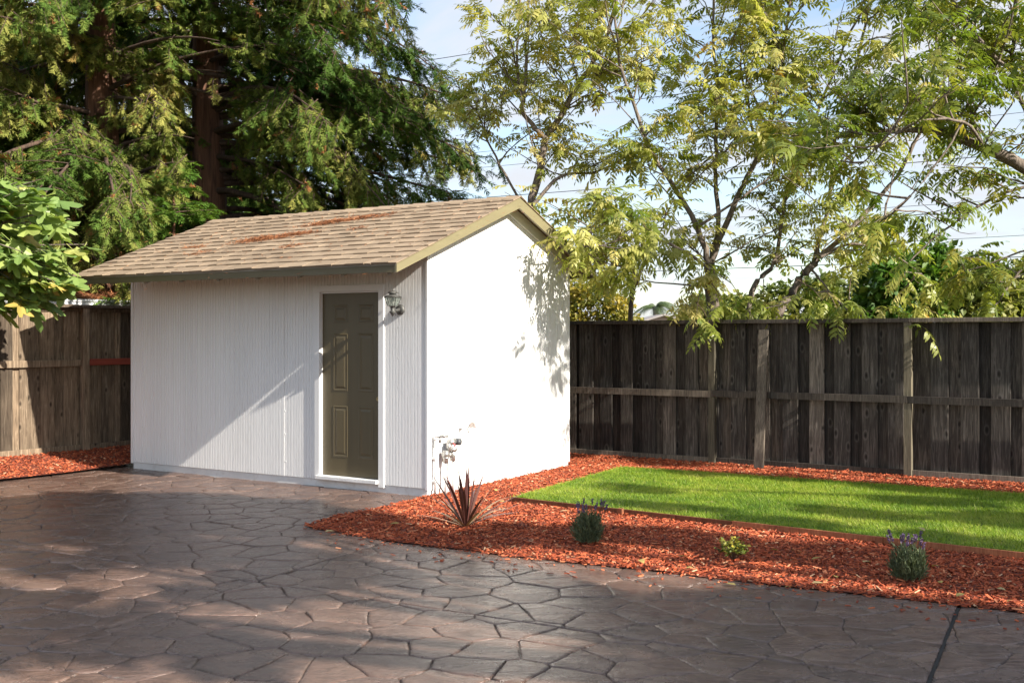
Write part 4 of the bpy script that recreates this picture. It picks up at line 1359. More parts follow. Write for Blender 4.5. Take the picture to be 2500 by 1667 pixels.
# ------------------------------------------------------------------ redwoods
def redwood(name, label, x, y, r0, h, seed, limb_h, nl, ltint, avoid=None, lean=(0, 0), llen=(2.6, 5.0), group='tall redwoods behind the shed', front=0.0, sprays=1.0, az_rng=None, extra=None, sscale=1.0):
    r = random.Random(seed)
    T = empty(name, (x, y, 0)); tag(T, label, 'tree', group)
    # fluted trunk
    n = 22; seg = 16
    V = []; F = []
    for i in range(n + 1):
        z = -0.1 + (h + .1) * i / n
        rad = r0 * (1 - 0.75 * i / n) * (1 + 0.5 * math.exp(-z * 1.2))
        for k in range(seg):
            a = 2 * math.pi * k / seg
            rr = rad * (1 + 0.10 * math.sin(5 * a + 1.3 * math.sin(z * .7)) + 0.05 * math.sin(9 * a + z))
            V.append((lean[0] * z + rr * math.cos(a), lean[1] * z + rr * math.sin(a), z))
    for i in range(n):
        for k in range(seg):
            F.append((i * seg + k, i * seg + (k + 1) % seg, (i + 1) * seg + (k + 1) % seg, (i + 1) * seg + k))
    mesh_obj('trunk', V, F, M['redwood_bark'], T, True)
    tb = Tubes()
    P_, D_, S_, T_, U_ = [], [], [], [], []
    for li in range(nl + (extra[0] if extra else 0)):
        hz = r.uniform(*(limb_h if li < nl else extra[2]))
        for tries in range(30):
            az = r.uniform(0, 2 * math.pi) if az_rng is None else r.uniform(*az_rng)
            if avoid and any(a0 < az < a1 and h0 < hz < h1 for a0, a1, h0, h1 in avoid):
                continue
            if front and r.random() < front and math.sin(az) > 0.2:
                continue
            break
        if li >= nl:
            az = r.uniform(*extra[1])
        Ln = r.uniform(*(llen if li < nl else extra[3])) * (1 - 0.45 * max(0, (hz - 6) / max(1, h - 6)))
        up = r.uniform(-.1, .35); dr = r.uniform(.05, .12)
        o_ = np.array([math.cos(az), math.sin(az), 0])
        sdv = np.array([-math.sin(az), math.cos(az), 0])
        m_ = 9
        ss = np.linspace(0, Ln, m_)
        bend = r.uniform(-.12, .12)
        pts = np.array([o_ * s + sdv * bend * s * s * .5 + np.array([lean[0] * hz, lean[1] * hz, hz + up * s - dr * s * s]) for s in ss])
        tb.add(pts, np.linspace(.025 + .008 * Ln, .006, m_), 6)
        hang_l = r.random() < .45
        lt = r.uniform(*ltint)
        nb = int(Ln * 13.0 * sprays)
        for b in range(nb):
            f = 0.18 + 0.82 * r.random() ** .75
            i = min(m_ - 2, int(f * (m_ - 1))); q = pts[i] + (pts[i + 1] - pts[i]) * r.random() + np.array([r.gauss(0, .08), r.gauss(0, .08), r.gauss(0, .10)])
            tg = unit(pts[i + 1] - pts[i])
            sg = r.choice((-1, 1))
            hang = r.uniform(-.2, .7) + (.55 if hang_l else 0)
            d = unit(tg * r.uniform(.2, .9) + sdv * sg * r.uniform(.3, 1.0) + np.array([0, 0, -hang]))
            bl = r.uniform(.2, .75)
            e = q + d * bl + np.array([0, 0, -.12 * bl * bl])
            ns = int(5 + bl * 13)
            c_ = (q + e) / 2 + np.array([x, y, 0])
            sx_ = c_[0] / c_[1]; sz_ = (c_[2] - CAM_H) / c_[1]
            if abs(sx_) > .53 or sz_ > .36 or sz_ < 0.02:
                if r.random() < .85:
                    continue
            if c_[1] > y + 1.2 and r.random() < .75:
                continue
            # open side of the crown in front of the big trunk
            if 3.0 < c_[2] < 7.0 and c_[1] < 19.6 and abs(c_[0] - (-5.55 - .018 * c_[2]) * c_[1] / 20.0) < .46 and r.random() < .96:
                continue
            tb.add(np.array([q, (q + e) / 2 + (0, 0, .03), e]), [.009, .006, .003], 4)
            for s_ in range(ns):
                ff = (s_ + r.random()) / ns
                p = q + (e - q) * ff
                lat = np.cross(d, (0, 0, 1.0)); lat = unit(lat)
                dd = unit(d * .6 + lat * r.uniform(-1, 1) * .8 + np.array([r.gauss(0, .3), r.gauss(0, .3), -.2 * hang + r.gauss(0, .25)]))
                P_.append(p); D_.append(dd); S_.append(r.uniform(.12, .25) * sscale); U_.append(np.array([0, 0, 1.0]) + np.array([r.gauss(0, .35), r.gauss(0, .35), 0]))
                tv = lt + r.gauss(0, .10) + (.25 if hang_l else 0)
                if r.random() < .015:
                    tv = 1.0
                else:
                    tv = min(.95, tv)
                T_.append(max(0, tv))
    tb.build('limbs', M['limb_bark'], T)
    scatter('crown', SPRAY, np.array(P_), np.array(D_), np.array(U_), np.array(S_), np.array(T_), M['redwood_leaf'], T)
    return len(P_)

ns_ = 0
av = [(math.pi * 1.33, math.pi * 1.68, 3.0, 7.4)]
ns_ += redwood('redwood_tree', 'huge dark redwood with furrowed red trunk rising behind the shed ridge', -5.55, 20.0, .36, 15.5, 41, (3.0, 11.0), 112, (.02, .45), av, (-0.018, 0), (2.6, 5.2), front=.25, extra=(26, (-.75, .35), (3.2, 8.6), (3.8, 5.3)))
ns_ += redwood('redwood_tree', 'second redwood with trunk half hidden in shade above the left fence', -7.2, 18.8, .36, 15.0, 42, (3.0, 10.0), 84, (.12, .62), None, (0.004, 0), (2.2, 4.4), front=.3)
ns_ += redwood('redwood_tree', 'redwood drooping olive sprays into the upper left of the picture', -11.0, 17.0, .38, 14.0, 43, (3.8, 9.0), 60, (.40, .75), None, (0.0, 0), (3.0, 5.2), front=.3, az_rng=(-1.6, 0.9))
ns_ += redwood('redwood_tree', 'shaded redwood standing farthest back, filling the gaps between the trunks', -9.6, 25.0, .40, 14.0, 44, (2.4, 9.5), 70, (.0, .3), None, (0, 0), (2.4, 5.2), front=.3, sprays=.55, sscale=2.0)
print('redwood sprays', ns_)

def young_redwood(x, y, h, seed):
    r = random.Random(seed)
    T = empty('young_redwood', (x, y, 0)); tag(T, 'bright green young redwood just behind the roof at the thick trunk', 'tree')
    MB().tube([(0, 0, -.1), (.02, 0, h * .5), (0, .02, h)], [.06, .04, .008], 8).build('trunk', M['redwood_bark'], T, True)
    tb = Tubes(); P_, D_, S_, T_, U_ = [], [], [], [], []
    for li in range(60):
        hz = r.uniform(1.6, h); az = r.uniform(0, 6.283); Ln = (0.25 + 1.15 * (1 - (hz - 1.6) / (h - 1.6)) ** .7) * r.uniform(.7, 1.1)
        o_ = np.array([math.cos(az), math.sin(az), 0]); sdv = np.array([-math.sin(az), math.cos(az), 0])
        pts = np.array([o_ * s + np.array([0, 0, hz + .15 * s - .12 * s * s]) for s in np.linspace(0, Ln, 6)])
        tb.add(pts, np.linspace(.014, .003, 6), 5)
        for b in range(int(Ln * 22) + 4):
            f = .15 + .85 * r.random(); i = min(4, int(f * 5)); q = pts[i] + (pts[i + 1] - pts[i]) * r.random()
            dd = unit(o_ * r.uniform(.4, 1) + sdv * r.uniform(-1, 1) + np.array([0, 0, r.uniform(-.35, .15)]))
            P_.append(q); D_.append(dd); S_.append(r.uniform(.16, .32)); U_.append(np.array([0, 0, 1]) + np.array([r.gauss(0, .25), r.gauss(0, .25), 0])); T_.append(r.random())
    tb.build('limbs', M['limb_bark'], T)
    scatter('crown', SPRAY, np.array(P_), np.array(D_), np.array(U_), np.array(S_), np.array(T_), M['redwood_young'], T)
young_redwood(-5.35, 17.0, 4.4, 4)

# ------------------------------------------------------------------ fig tree at the left edge
def fig_template(seed):
    r = random.Random(seed)
    tips = [(-2.35, .62), (-1.15, .85), (0.0, 1.0), (1.15, .85), (2.35, .62)]
    ring = []
    for k, (a, l) in enumerate(tips):
        l *= r.uniform(.9, 1.08)
        for da, f in ((-.26, .80), (0, 1.0), (.26, .80)):
            ring.append((l * f * math.cos(a + da), l * f * math.sin(a + da)))
        if k < 4:
            am = (a + tips[k + 1][0]) / 2
            ring.append((.42 * math.cos(am), .42 * math.sin(am)))
    cup = r.uniform(-.25, .15)
    V = [(0, 0, 0)] + [(x * .5 + .12, y * .5, cup * (x * x + y * y) * .35 + 0.05 * math.sin(6 * y + seed)) for x, y in ring] + [(-.02, 0, 0)]
    # close the leaf at the stalk
    n = len(ring)
    F = [(0, i, i + 1) for i in range(1, n)] + [(0, n, n + 1), (0, n + 1, 1)]
    # stalk
    b = len(V)
    V += [(0, .012, 0), (0, -.012, 0), (-.35, -.012, .08), (-.35, .012, .08)]
    F += [(b, b + 1, b + 2), (b, b + 2, b + 3)]
    return np.array(V), np.array(F)
FIG = [fig_template(s) for s in range(5)]
FT = empty('fig_tree', (-7.6, 12.3, 0)); tag(FT, 'fig tree with big lobed leaves at the left edge above the fence', 'tree')
r = random.Random(9)
tb = Tubes()
P_, D_, S_, T_, U_ = [], [], [], [], []
fb = np.array([-7.6, 12.3, 0])
tb.add([(0, 0, -.1), (.1, 0, 1.0), (.25, 0, 1.9), (.5, -.1, 2.4)], [.09, .08, .06, .045], 8)
def fig_branch(a, b, r0):
    a = np.array(a) - fb; b = np.array(b) - fb
    m_ = (a + b) / 2 + np.array([r.gauss(0, .08), r.gauss(0, .08), .12])
    tb.add(smooth_path([a, m_, b], 7), np.linspace(r0, r0 * .4, 7), 6)
    return a, m_, b
c0 = np.array([-7.1, 12.2, 2.4])
for k in range(84):
    # shoots fill a rounded crown; display columns 0..190, rows 395..690 at about 12 m
    px = r.triangular(-120, 225, 110); py = r.uniform(395, 705)
    lim = 60 + 155 * math.sin(math.pi * min(1, max(0, (py - 380) / 330)) ** 1.35)
    if px > lim:
        px = r.uniform(-60, lim)
    e = np.array(A(px, py, r.uniform(11.6, 12.9)))
    st = c0 + (e - c0) * r.uniform(.15, .5) + np.array([0, 0, r.uniform(-.1, .2)])
    a, m_, b = fig_branch(st, e, .014)
    for q in range(r.randint(6, 9)):
        f = 1 - .6 * r.random() ** 1.5
        p = a + (b - a) * f
        az = r.uniform(0, 6.283)
        dd = unit(np.array([math.cos(az), math.sin(az), r.uniform(-.75, .25)]) + .5 * unit(b - a) + np.array([.35, -.45, -.15]))
        P_.append(p + dd * .10); D_.append(dd); S_.append(r.uniform(.26, .44)); T_.append(min(1, max(0, r.gauss(.5, .2) + (.45 if r.random() < .05 else 0))))
        U_.append(np.array([r.gauss(.35, .35), r.gauss(-.35, .35), 1.0]))
tb.build('trunk', M['grey_bark'], FT)
scatter('crown', FIG, np.array(P_), np.array(D_), np.array(U_), np.array(S_), np.array(T_), M['fig'], FT)

# ------------------------------------------------------------------ leafy background: shrubs and trees beyond the fence, yard trees out of frame that shade the patio
LEAFQ = []
for s in range(3):
    v = np.array([(0, 0, 0), (.45, .27 + .05 * s, .06), (1, 0, -.05 * s), (.45, -.27 - .05 * s, .06)])
    LEAFQ.append((v, np.array([(0, 2, 1), (0, 3, 2)])))
def clump_tree(name, label, cat, base, clumps, n, size, mat, trunk_r=.08, seed=1, group=None, tint=(0, 1), trunk_mat='grey_bark', stems=True):
    """clumps: list of (centre, radii) in world space"""
    r = random.Random(seed); rg_ = np.random.default_rng(seed)
    T = empty(name, base); tag(T, label, cat, group)
    base = np.array(base, float)
    tb = Tubes()
    zc = np.mean([c[0][2] for c in clumps])
    for (c, rad) in clumps:
        c = np.array(c) - base
        h = min(c[2] * .55, zc * .5)
        tb.add(smooth_path([(0, 0, -.1), (c[0] * .12, c[1] * .12, h), (c[0] * .55, c[1] * .55, (h + c[2]) / 2 + .1), tuple(c)], 8), np.linspace(trunk_r, trunk_r * .18, 8), 6)
    if stems:
        tb.build('trunk', M[trunk_mat], T)
    Ps, Ns, Ts = [], [], []
    tot = sum(c[1][0] * c[1][1] for c in clumps)
    for (c, rad) in clumps:
        k = int(n * rad[0] * rad[1] / tot)
        # sub-clumps give the uneven outline and the gaps
        m_ = max(5, k // 45)
        dirs = rg_.normal(0, 1, (m_, 3)); dirs /= np.linalg.norm(dirs, axis=1, keepdims=True)
        cen = dirs * (rg_.random((m_, 1)) ** .4) * np.array(rad) * .92
        w = rg_.integers(0, m_, k)
        p = cen[w] + rg_.normal(0, 1, (k, 3)) * np.array(rad) * .17
        Ps.append(p + np.array(c) - base); Ns.append(dirs[w] + rg_.normal(0, .7, (k, 3)))
        Ts.append(np.clip((tint[0] + (tint[1] - tint[0]) * rg_.random(m_))[w] + rg_.normal(0, .12, k), 0, 1))
    P_ = np.concatenate(Ps); Nn = np.concatenate(Ns)
    k = len(P_)
    d = Nn * .6 + rg_.normal(0, .6, (k, 3)) + np.array([0, 0, -.25])
    up = rg_.normal(0, .6, (k, 3)) + np.array([0, 0, 1.0])
    scatter('crown', LEAFQ, P_, d, up, size * rg_.uniform(.7, 1.3, k), np.concatenate(Ts), mat, T)
    return T

def sun_up(gx, gy, h):
    """where a branch at height h must be to shade the ground at gx, gy"""
    k = h / math.tan(SUN_ELEV)
    return (gx + SUN_H.x * k, gy + SUN_H.y * k, h)

# background shrubs and trees beyond the right fence
bgp = [
    ('garden_tree', 'yellowing round tree over the fence beside the shed eave', (2.55, 30.0), [((2.35, 30, 2.55), (.95, .8, .75)), ((1.6, 30.4, 2.7), (.8, .8, .8)), ((3.0, 30.2, 2.1), (.7, .7, .5))], 5200, .13, 'bg_yellow'),
    ('garden_tree', 'dull green tree beyond the fence left of the thick trunk', (4.9, 27.0), [((4.9, 27, 2.2), (.5, .8, .45)), ((5.4, 27.3, 2.3), (.5, .7, .5))], 2600, .13, 'bg_leaf'),
    ('garden_shrub', 'brown-green thicket seen between the trunks above the fence', (6.2, 21.0), [((5.2, 21, 2.15), (.7, .7, .55)), ((6.0, 21, 2.3), (.8, .7, .6)), ((6.8, 21, 2.2), (.7, .7, .6))], 4200, .13, 'bg_leaf'),
    ('garden_shrub', 'low sunlit hedge seen behind the thickest trunk', (4.4, 21.5), [((3.7, 21.5, 2.0), (.6, .6, .45)), ((4.4, 21.5, 2.1), (.6, .6, .5)), ((5.0, 21.6, 2.0), (.5, .6, .45))], 3000, .13, 'bg_leaf'),
    ('garden_shrub', 'tall green bamboo-like shrub right of the leaning trunks', (6.6, 18.0), [((6.2, 18, 2.35), (.5, .5, .75)), ((6.9, 18, 2.5), (.55, .5, .8))], 3600, .16, 'redwood_young'),
    ('garden_shrub', 'upright dark green shrub above the fence near its last post', (7.6, 18.2), [((7.45, 18.2, 2.4), (.55, .5, .75)), ((7.9, 18.2, 2.2), (.5, .5, .6))], 3200, .15, 'bg_leaf'),
    ('garden_tree', 'tree with a bright golden top above the far end of fence', (7.7, 20.5), [((7.75, 20.5, 2.75), (.36, .4, .30)), ((7.5, 20.5, 2.3), (.5, .5, .4))], 1300, .14, 'bg_yellow'),
    ('garden_shrub', 'feathery pale green shrub at the far right above the fence', (9.0, 19.0), [((8.6, 19, 2.4), (.6, .5, .8)), ((9.3, 19, 2.3), (.6, .5, .7))], 3600, .15, 'bg_leaf'),
]
for i, (nm, lb, (bx, by), cl, n, sz, mt) in enumerate(bgp):
    clump_tree(nm, lb, 'tree' if nm.endswith('tree') else 'shrub', (bx, by, 0), cl, n, sz, M[mt], .07, 60 + i, 'garden plants beyond the fence', (0, 1))
# shrubs seen under the redwoods and behind the ridge
clump_tree('garden_tree', 'sunlit bright green tree glimpsed behind the redwood trunk', 'tree', (-8.6, 30, 0), [((-8.6, 30, 6.2), (1.6, 1.2, 1.5)), ((-7.6, 30.4, 4.4), (1.4, 1.2, 1.0))], 5000, .17, M['redwood_young'], .12, 80, 'garden plants beyond the fence')
clump_tree('garden_shrub', 'dark hedge-like shrub low behind the neighbouring shed', 'shrub', (-8.5, 22, 0), [((-9.6, 22, 1.8), (1.5, 1, 1.4)), ((-7.6, 22.4, 1.7), (1.5, 1, 1.4)), ((-5.4, 22.8, 1.6), (1.5, 1, 1.3))], 8000, .15, M['bg_leaf'], .08, 81, 'garden plants beyond the fence', (0, .5))

# palm and house far beyond the fence
PT_ = empty('palm_tree', (6.0, 45, 0)); tag(PT_, 'distant feather palm over the fence next to the small house', 'palm')
MB().tube([(0, 0, -.1), (.05, 0, 1.4), (0, 0, 2.9)], [.16, .13, .12], 10).build('trunk', M['grey_bark'], PT_, True)
r = random.Random(4)
for k in range(15):
    az = r.uniform(0, 6.283); el_ = r.uniform(.1, 1.2)
    V = []; F = []
    pts = []
    ln = r.uniform(.9, 1.25)
    for i in range(9):
        s = i / 8
        pts.append(np.array([math.cos(az) * s * ln * math.cos(el_ * (1 - s * .6)), math.sin(az) * s * ln * math.cos(el_ * (1 - s * .6)), 2.9 + ln * (math.sin(el_) * s - .95 * s * s)]))
    for i in range(8):
        for q in range(3):
            c = pts[i] + (pts[i + 1] - pts[i]) * q / 3
            tg = unit(pts[i + 1] - pts[i]); lat = unit(np.cross(tg, (0, 0, 1.0)))
            for sg in (-1, 1):
                tip = c + tg * .12 + lat * sg * .26 * math.sin(math.pi * (.15 + .8 * (i + q / 3) / 8)) + np.array([0, 0, -.16])
                b = len(V); V += [c - tg * .02, c + tg * .02, tip]; F.append((b, b + 1, b + 2))
    mesh_obj('frond', np.array(V), np.array(F), M['palm'], PT_, False, {'tint': np.full(len(V), r.random())})
HS = empty('far_house', (5.35, 38, 0)); tag(HS, 'small pink house gable peeking over the fence between the trees', 'house')
mb = MB()
hg = [(-1.2, -.05), (1.2, -.05), (1.2, 2.02), (0, 2.38), (-1.2, 2.02)]
mb.add([(a, 0, b) for a, b in hg] + [(a, 4, b) for a, b in hg], [(0, 1, 2, 3, 4), (9, 8, 7, 6, 5)] + [(i, 5 + i, 5 + (i + 1) % 5, (i + 1) % 5) for i in range(5)])
mb.build('wall', M['pink_wall'], HS)
for sg in (-1, 1):
    mb = MB().add([(sg * 1.45, -.25, 1.965), (0, -.25, 2.40), (0, 4.2, 2.40), (sg * 1.45, 4.2, 1.965), (sg * 1.45, -.25, 2.025), (0, -.25, 2.46), (0, 4.2, 2.46), (sg * 1.45, 4.2, 2.025)], [(0, 1, 2, 3), (7, 6, 5, 4), (0, 4, 5, 1), (1, 5, 6, 2), (2, 6, 7, 3), (3, 7, 4, 0)])
    mb.build('roof_slope', M['far_roof'], HS)
MB().box(-3.0, -1.25, .5, 4, -.05, 2.05).build('garage', M['gutter'], HS)

# yard trees just out of frame to the right: their crowns throw the dappled shade
sh = []
def shade(px, py, h, rx, ry, rz):
    g_ = G(px, py)
    sh.append((sun_up(g_.x, g_.y, h), (rx, ry, rz)))
def yard(spots):
    out = []
    for (px, py, h, rad) in spots:
        g_ = G(px, py)
        out.append((sun_up(g_.x, g_.y, h), (rad, rad, .22)))
    return out
YT1 = yard([(60, 1240, 6.4, .7), (200, 1225, 6.6, .6), (150, 1275, 6.3, .75), (330, 1255, 6.2, .75), (430, 1228, 6.4, .6), (520, 1265, 6.0, .75), (620, 1240, 6.1, .6), (700, 1275, 5.8, .7), (800, 1262, 5.7, .5),
            (150, 1362, 5.8, .4), (60, 1305, 6.0, .5), (300, 1305, 6.0, .45), (600, 1420, 5.2, .5), (720, 1370, 5.3, .5), (860, 1385, 5.2, .35), (180, 1540, 5.0, .5), (340, 1535, 5.0, .4), (500, 1585, 4.8, .3), (620, 1590, 4.8, .32), (40, 1470, 5.2, .4), (480, 1345, 5.6, .5)])
clump_tree('yard_tree', 'spreading yard tree standing outside the picture, shading the left of the patio', 'tree', (6.2, 2.0, 0), YT1, 15000, .19, M['bg_leaf'], .14, 90, 'yard trees that shade the patio')
YT2 = yard([(900, 1292, 5.6, .33), (1100, 1312, 5.5, .38), (1350, 1312, 5.6, .4), (1550, 1312, 5.7, .38), (1760, 1335, 5.7, .4), (2000, 1355, 5.8, .42), (2300, 1385, 5.8, .45), (2480, 1420, 5.8, .45), (1600, 1248, 6.0, .26), (1900, 1290, 6.0, .28), (2300, 1335, 6.0, .3),
            (1900, 1480, 5.4, .5), (2100, 1520, 5.4, .6), (2350, 1550, 5.4, .6), (2250, 1620, 5.2, .55), (1950, 1600, 5.2, .5), (1700, 1620, 5.0, .4), (2480, 1600, 5.2, .5), (1700, 1480, 5.3, .3)])
clump_tree('yard_tree', 'spreading yard tree standing outside the picture, shading the right of the patio', 'tree', (9.6, 2.6, 0), YT2, 13000, .19, M['bg_leaf'], .15, 91, 'yard trees that shade the patio')
YT3 = yard([(1700, 1160, 6.4, .34), (1900, 1172, 6.5, .38), (2150, 1195, 6.5, .42), (2400, 1212, 6.6, .45), (2470, 1285, 6.2, .4), (1600, 1128, 6.4, .4), (1480, 1200, 6.2, .2), (2060, 1262, 6.2, .26), (2250, 1235, 6.4, .28)])
clump_tree('yard_tree', 'yard tree standing outside the picture beyond the lawn, shading the fence', 'tree', (13.0, 6.5, 0), YT3, 6000, .19, M['bg_leaf'], .15, 92, 'yard trees that shade the patio')

# ------------------------------------------------------------------ power lines
wd = Vector((-0.8514, 0.5245, 0))
for i, (px, py) in enumerate([(1200, 105), (1300, 150), (1200, 205), (1330, 245), (1300, 330), (1250, 372), (1300, 440), (1350, 520), (1420, 585), (1420, 625)]):
    c = A(px, py, 23.0 + (i % 3) * .5)
    pts = []
    for s in np.linspace(-28, 16, 23):
        p_ = c + wd * -s * 1.0
        p_ = c - wd * s * -1.0
        pts.append((p_.x, p_.y, c.z + 0.0009 * s * s + .004 * s))
    P0 = Vector((0, 0, 0))
    o = MB().tube(pts, 0.0045 if i % 3 else .007, 6).build('power_line', M['wire'], None, True)
    tag(o, ['highest', 'second highest', 'third highest', 'fourth highest', 'fifth highest', 'sixth highest', 'seventh highest', 'third lowest', 'second lowest', 'lowest'][i] + ' of the black cables crossing the sky behind the trees', 'cable', 'overhead cables behind the trees')

# ------------------------------------------------------------------ mulch chips, grass, litter
def chips(name, poly, dens, label, xlim, seed, size=1.0, excl=None):
    rg_ = np.random.default_rng(seed)
    lo = poly.min(0); hi = poly.max(0)
    N = int((hi[0] - lo[0]) * (hi[1] - lo[1]) * dens)
    P = rg_.random((N, 2)) * (hi - lo) + lo
    m_ = inside(P, poly) & (np.abs(P[:, 0]) < P[:, 1] * .4755 + .35) & (P[:, 1] > 4.8)
    P = P[m_]
    r_ = P - np.array([SO.x, SO.y]); u = r_ @ np.array([E1.x, E1.y]); w = r_ @ np.array([E2.x, E2.y])
    keep = ~((u > 0.0) & (u < L) & (w > 0.0) & (w < WD))
    if excl is not None:
        keep &= ~inside(P, excl)
    P = P[keep]
    N = len(P)
    z = np.array([mulch_z(a, b) for a, b in P]) + rg_.random(N) ** 2 * .020 - .008
    V0 = np.array([(-.5, -.5, 0), (.5, -.38, 0), (.5, .42, 0), (-.5, .5, 0), (-.46, -.4, 1), (.42, -.3, 1), (.46, .34, 1), (-.40, .42, 1)])
    F0 = np.array([(4, 5, 6, 7), (0, 1, 5, 4), (2, 3, 7, 6)])
    az = rg_.random(N) * 6.283
    d = np.stack([np.cos(az), np.sin(az), rg_.normal(0, .30, N)], 1)
    up = np.stack([rg_.normal(0, .38, N), rg_.normal(0, .38, N), np.ones(N)], 1)
    sc = np.stack([rg_.lognormal(math.log(.028), .5, N), rg_.lognormal(math.log(.010), .45, N), rg_.uniform(.003, .008, N)], 1) * size
    tint = np.clip(rg_.normal(.46, .27, N), 0, .96)
    tint[rg_.random(N) < .03] = 1.0
    o = scatter(name, [(V0, F0)], np.column_stack([P, z]), d, up, sc, tint, M['chips'], None, 'stuff')
    o['label'] = label; o['category'] = 'mulch'
    return N
lawn_poly = ppoly([LF0, LF1 + fd * 4.5, LB1 + bd * 4.0, LB0])
nch = chips('mulch_chips', bedR, 2300, 'red wood chips covering the bed around the lawn', None, 1, excl=lawn_poly)
nch += chips('mulch_chips', bedL, 1300, 'red wood chips in the corner left of the shed', None, 2)
edge = np.array([(p_.x, p_.y) for p_ in front_edge]); rgs = np.random.default_rng(12)
k_ = rgs.integers(0, len(edge) - 1, 260); f_ = rgs.random(260)
q_ = edge[k_] + (edge[k_ + 1] - edge[k_]) * f_[:, None] + np.array([-.35, -.9])[None] * (rgs.random(260) ** 3 * .5)[:, None]
az = rgs.random(260) * 6.283
V0 = np.array([(-.5, -.5, 0), (.5, -.38, 0), (.5, .42, 0), (-.5, .5, 0), (-.46, -.4, 1), (.42, -.3, 1), (.46, .34, 1), (-.40, .42, 1)])
o = scatter('stray_chips', [(V0, np.array([(4, 5, 6, 7), (0, 1, 5, 4), (1, 2, 6, 5), (2, 3, 7, 6), (3, 0, 4, 7)]))], np.column_stack([q_, np.full(260, .003)]), np.stack([np.cos(az), np.sin(az), rgs.normal(0, .1, 260)], 1), np.tile((0, 0, 1.0), (260, 1)), np.stack([rgs.uniform(.015, .05, 260), rgs.uniform(.006, .014, 260), rgs.uniform(.003, .007, 260)], 1), rgs.random(260), M['chips'], None, 'stuff')
o['label'] = 'stray red wood chips spilled on the paving along the bed'; o['category'] = 'mulch'
print('chips', nch)

rg_ = np.random.default_rng(8)
lo = lawn_poly.min(0); hi = lawn_poly.max(0)
N = int((hi[0] - lo[0]) * (hi[1] - lo[1]) * 8300)
P = rg_.random((N, 2)) * (hi - lo) + lo
P = P[inside(P, lawn_poly) & (np.abs(P[:, 0]) < P[:, 1] * .4755 + .3)]
# ragged edge and tufts
ex = []
for (a, b, k) in ((LB0, LB1 + bd * 2, 9000), (LF0, LB0, 5000)):
    f = rg_.random(k); off = rg_.normal(0, .035, k)
    n_ = np.array([-(b - a).normalized().y, (b - a).normalized().x])
    ex.append(np.stack([a.x + (b.x - a.x) * f, a.y + (b.y - a.y) * f], 1) + off[:, None] * n_)
P = np.concatenate([P] + ex)
N = len(P)
hn = np.array([mnoise.noise(Vector((a * 2.3, b * 2.3, 1.0))) for a, b in P[::40]])
hn = np.repeat(hn, 40)[:N]
tn = np.array([mnoise.noise(Vector((a * 1.1, b * 1.1, 7.0))) * .6 + mnoise.noise(Vector((a * 5, b * 5, 2.0))) * .4 for a, b in P])
V0 = np.array([(0, -.5, 0), (0, .5, 0), (.55, .33, .06), (.55, -.33, .06), (1.0, 0, .26)])
F0 = np.array([(0, 1, 2), (0, 2, 3), (3, 2, 4)])
az = rg_.random(N) * 6.283
d = np.stack([np.cos(az) * .55, np.sin(az) * .55, rg_.uniform(.55, 1.2, N)], 1)
up = np.stack([-np.cos(az), -np.sin(az), np.full(N, .6)], 1) * -1
sc = np.stack([rg_.uniform(.026, .05, N) * (1 + .45 * hn) * np.where(rg_.random(N) < .02, 1.7, 1), rg_.uniform(.004, .0065, N), rg_.uniform(.03, .05, N)], 1)
ti = np.clip(.5 + tn * .8 + rg_.normal(0, .14, N), 0, .95)
ti[rg_.random(N) < .025] = 1.0
o = scatter('grass', [(V0, F0)], np.column_stack([P, np.full(N, .043)]), d, up, sc, ti, M['grass'], None, 'stuff')
o['label'] = 'short mown bright green grass blades of the lawn'; o['category'] = 'grass'
print('blades', N)

NEED = [(np.array([(0, -.03, 0), (.5, -.05, .05), (1, 0, 0), (.5, .05, .05)]), np.array([(0, 1, 2), (0, 2, 3)]))]
def litter(name, spots, frame_pt, nrm, label, seed, size=.06):
    rg2 = np.random.default_rng(seed)
    Ps = []
    for (x, s, sx, ss, rot, n, dp) in spots:
        q = rg2.normal(0, 1, (n, 2)) * np.array([sx, ss])
        c_, s_ = math.cos(rot), math.sin(rot)
        q = np.stack([q[:, 0] * c_ - q[:, 1] * s_, q[:, 0] * s_ + q[:, 1] * c_], 1)
        hh_ = dp * np.exp(-.5 * ((q[:, 0] / sx) ** 2 + (q[:, 1] / ss) ** 2)) * rg2.random(n)
        for (a, b), h in zip(q, hh_):
            Ps.append(tuple(frame_pt(x + a, s + b, .012 + h)))
    Ps = np.array(Ps); n = len(Ps)
    d = rg2.normal(0, 1, (n, 3)); nr = np.array(nrm); d -= (d @ nr)[:, None] * nr * .85
    o = scatter(name, NEED, Ps, d, np.tile(nr, (n, 1)) + rg2.normal(0, .3, (n, 3)), size * rg2.uniform(.5, 1.5, n), np.clip(rg2.normal(.5, .25, n), 0, 1), M['litter'], None, 'stuff')
    o['label'] = label; o['category'] = 'leaf litter'
def roof_pt(x, s, h):
    return shed_pt(x, -DOV + s * ca - h * sa, ZET + s * sa + h * ca)
rn = SM.to_3x3() @ Vector((0, -sa, ca))
sp = [(-2.75, 1.22, .20, .045, .22, 1000, .03), (-2.35, 1.34, .16, .04, .25, 600, .025), (-2.15, 1.84, .20, .04, .2, 800, .03), (-1.8, 1.96, .2, .03, .25, 420, .02), (-1.5, 1.98, .10, .03, 0, 110, .012), (-3.7, 1.05, .12, .03, 0, 110, .012), (-1.45, 1.45, .06, .02, 0, 60, .01), (-1.9, .82, .10, .03, .4, 110, .012), (-3.3, .75, .10, .03, .2, 100, .012), (-2.3, .8, 1.6, .6, 0, 200, .004), (-2.3, 1.6, 1.8, .5, 0, 240, .004)]
litter('needle_litter', sp, roof_pt, tuple(rn), 'rusty redwood needles drifted in streaks on the shingle roof', 3)
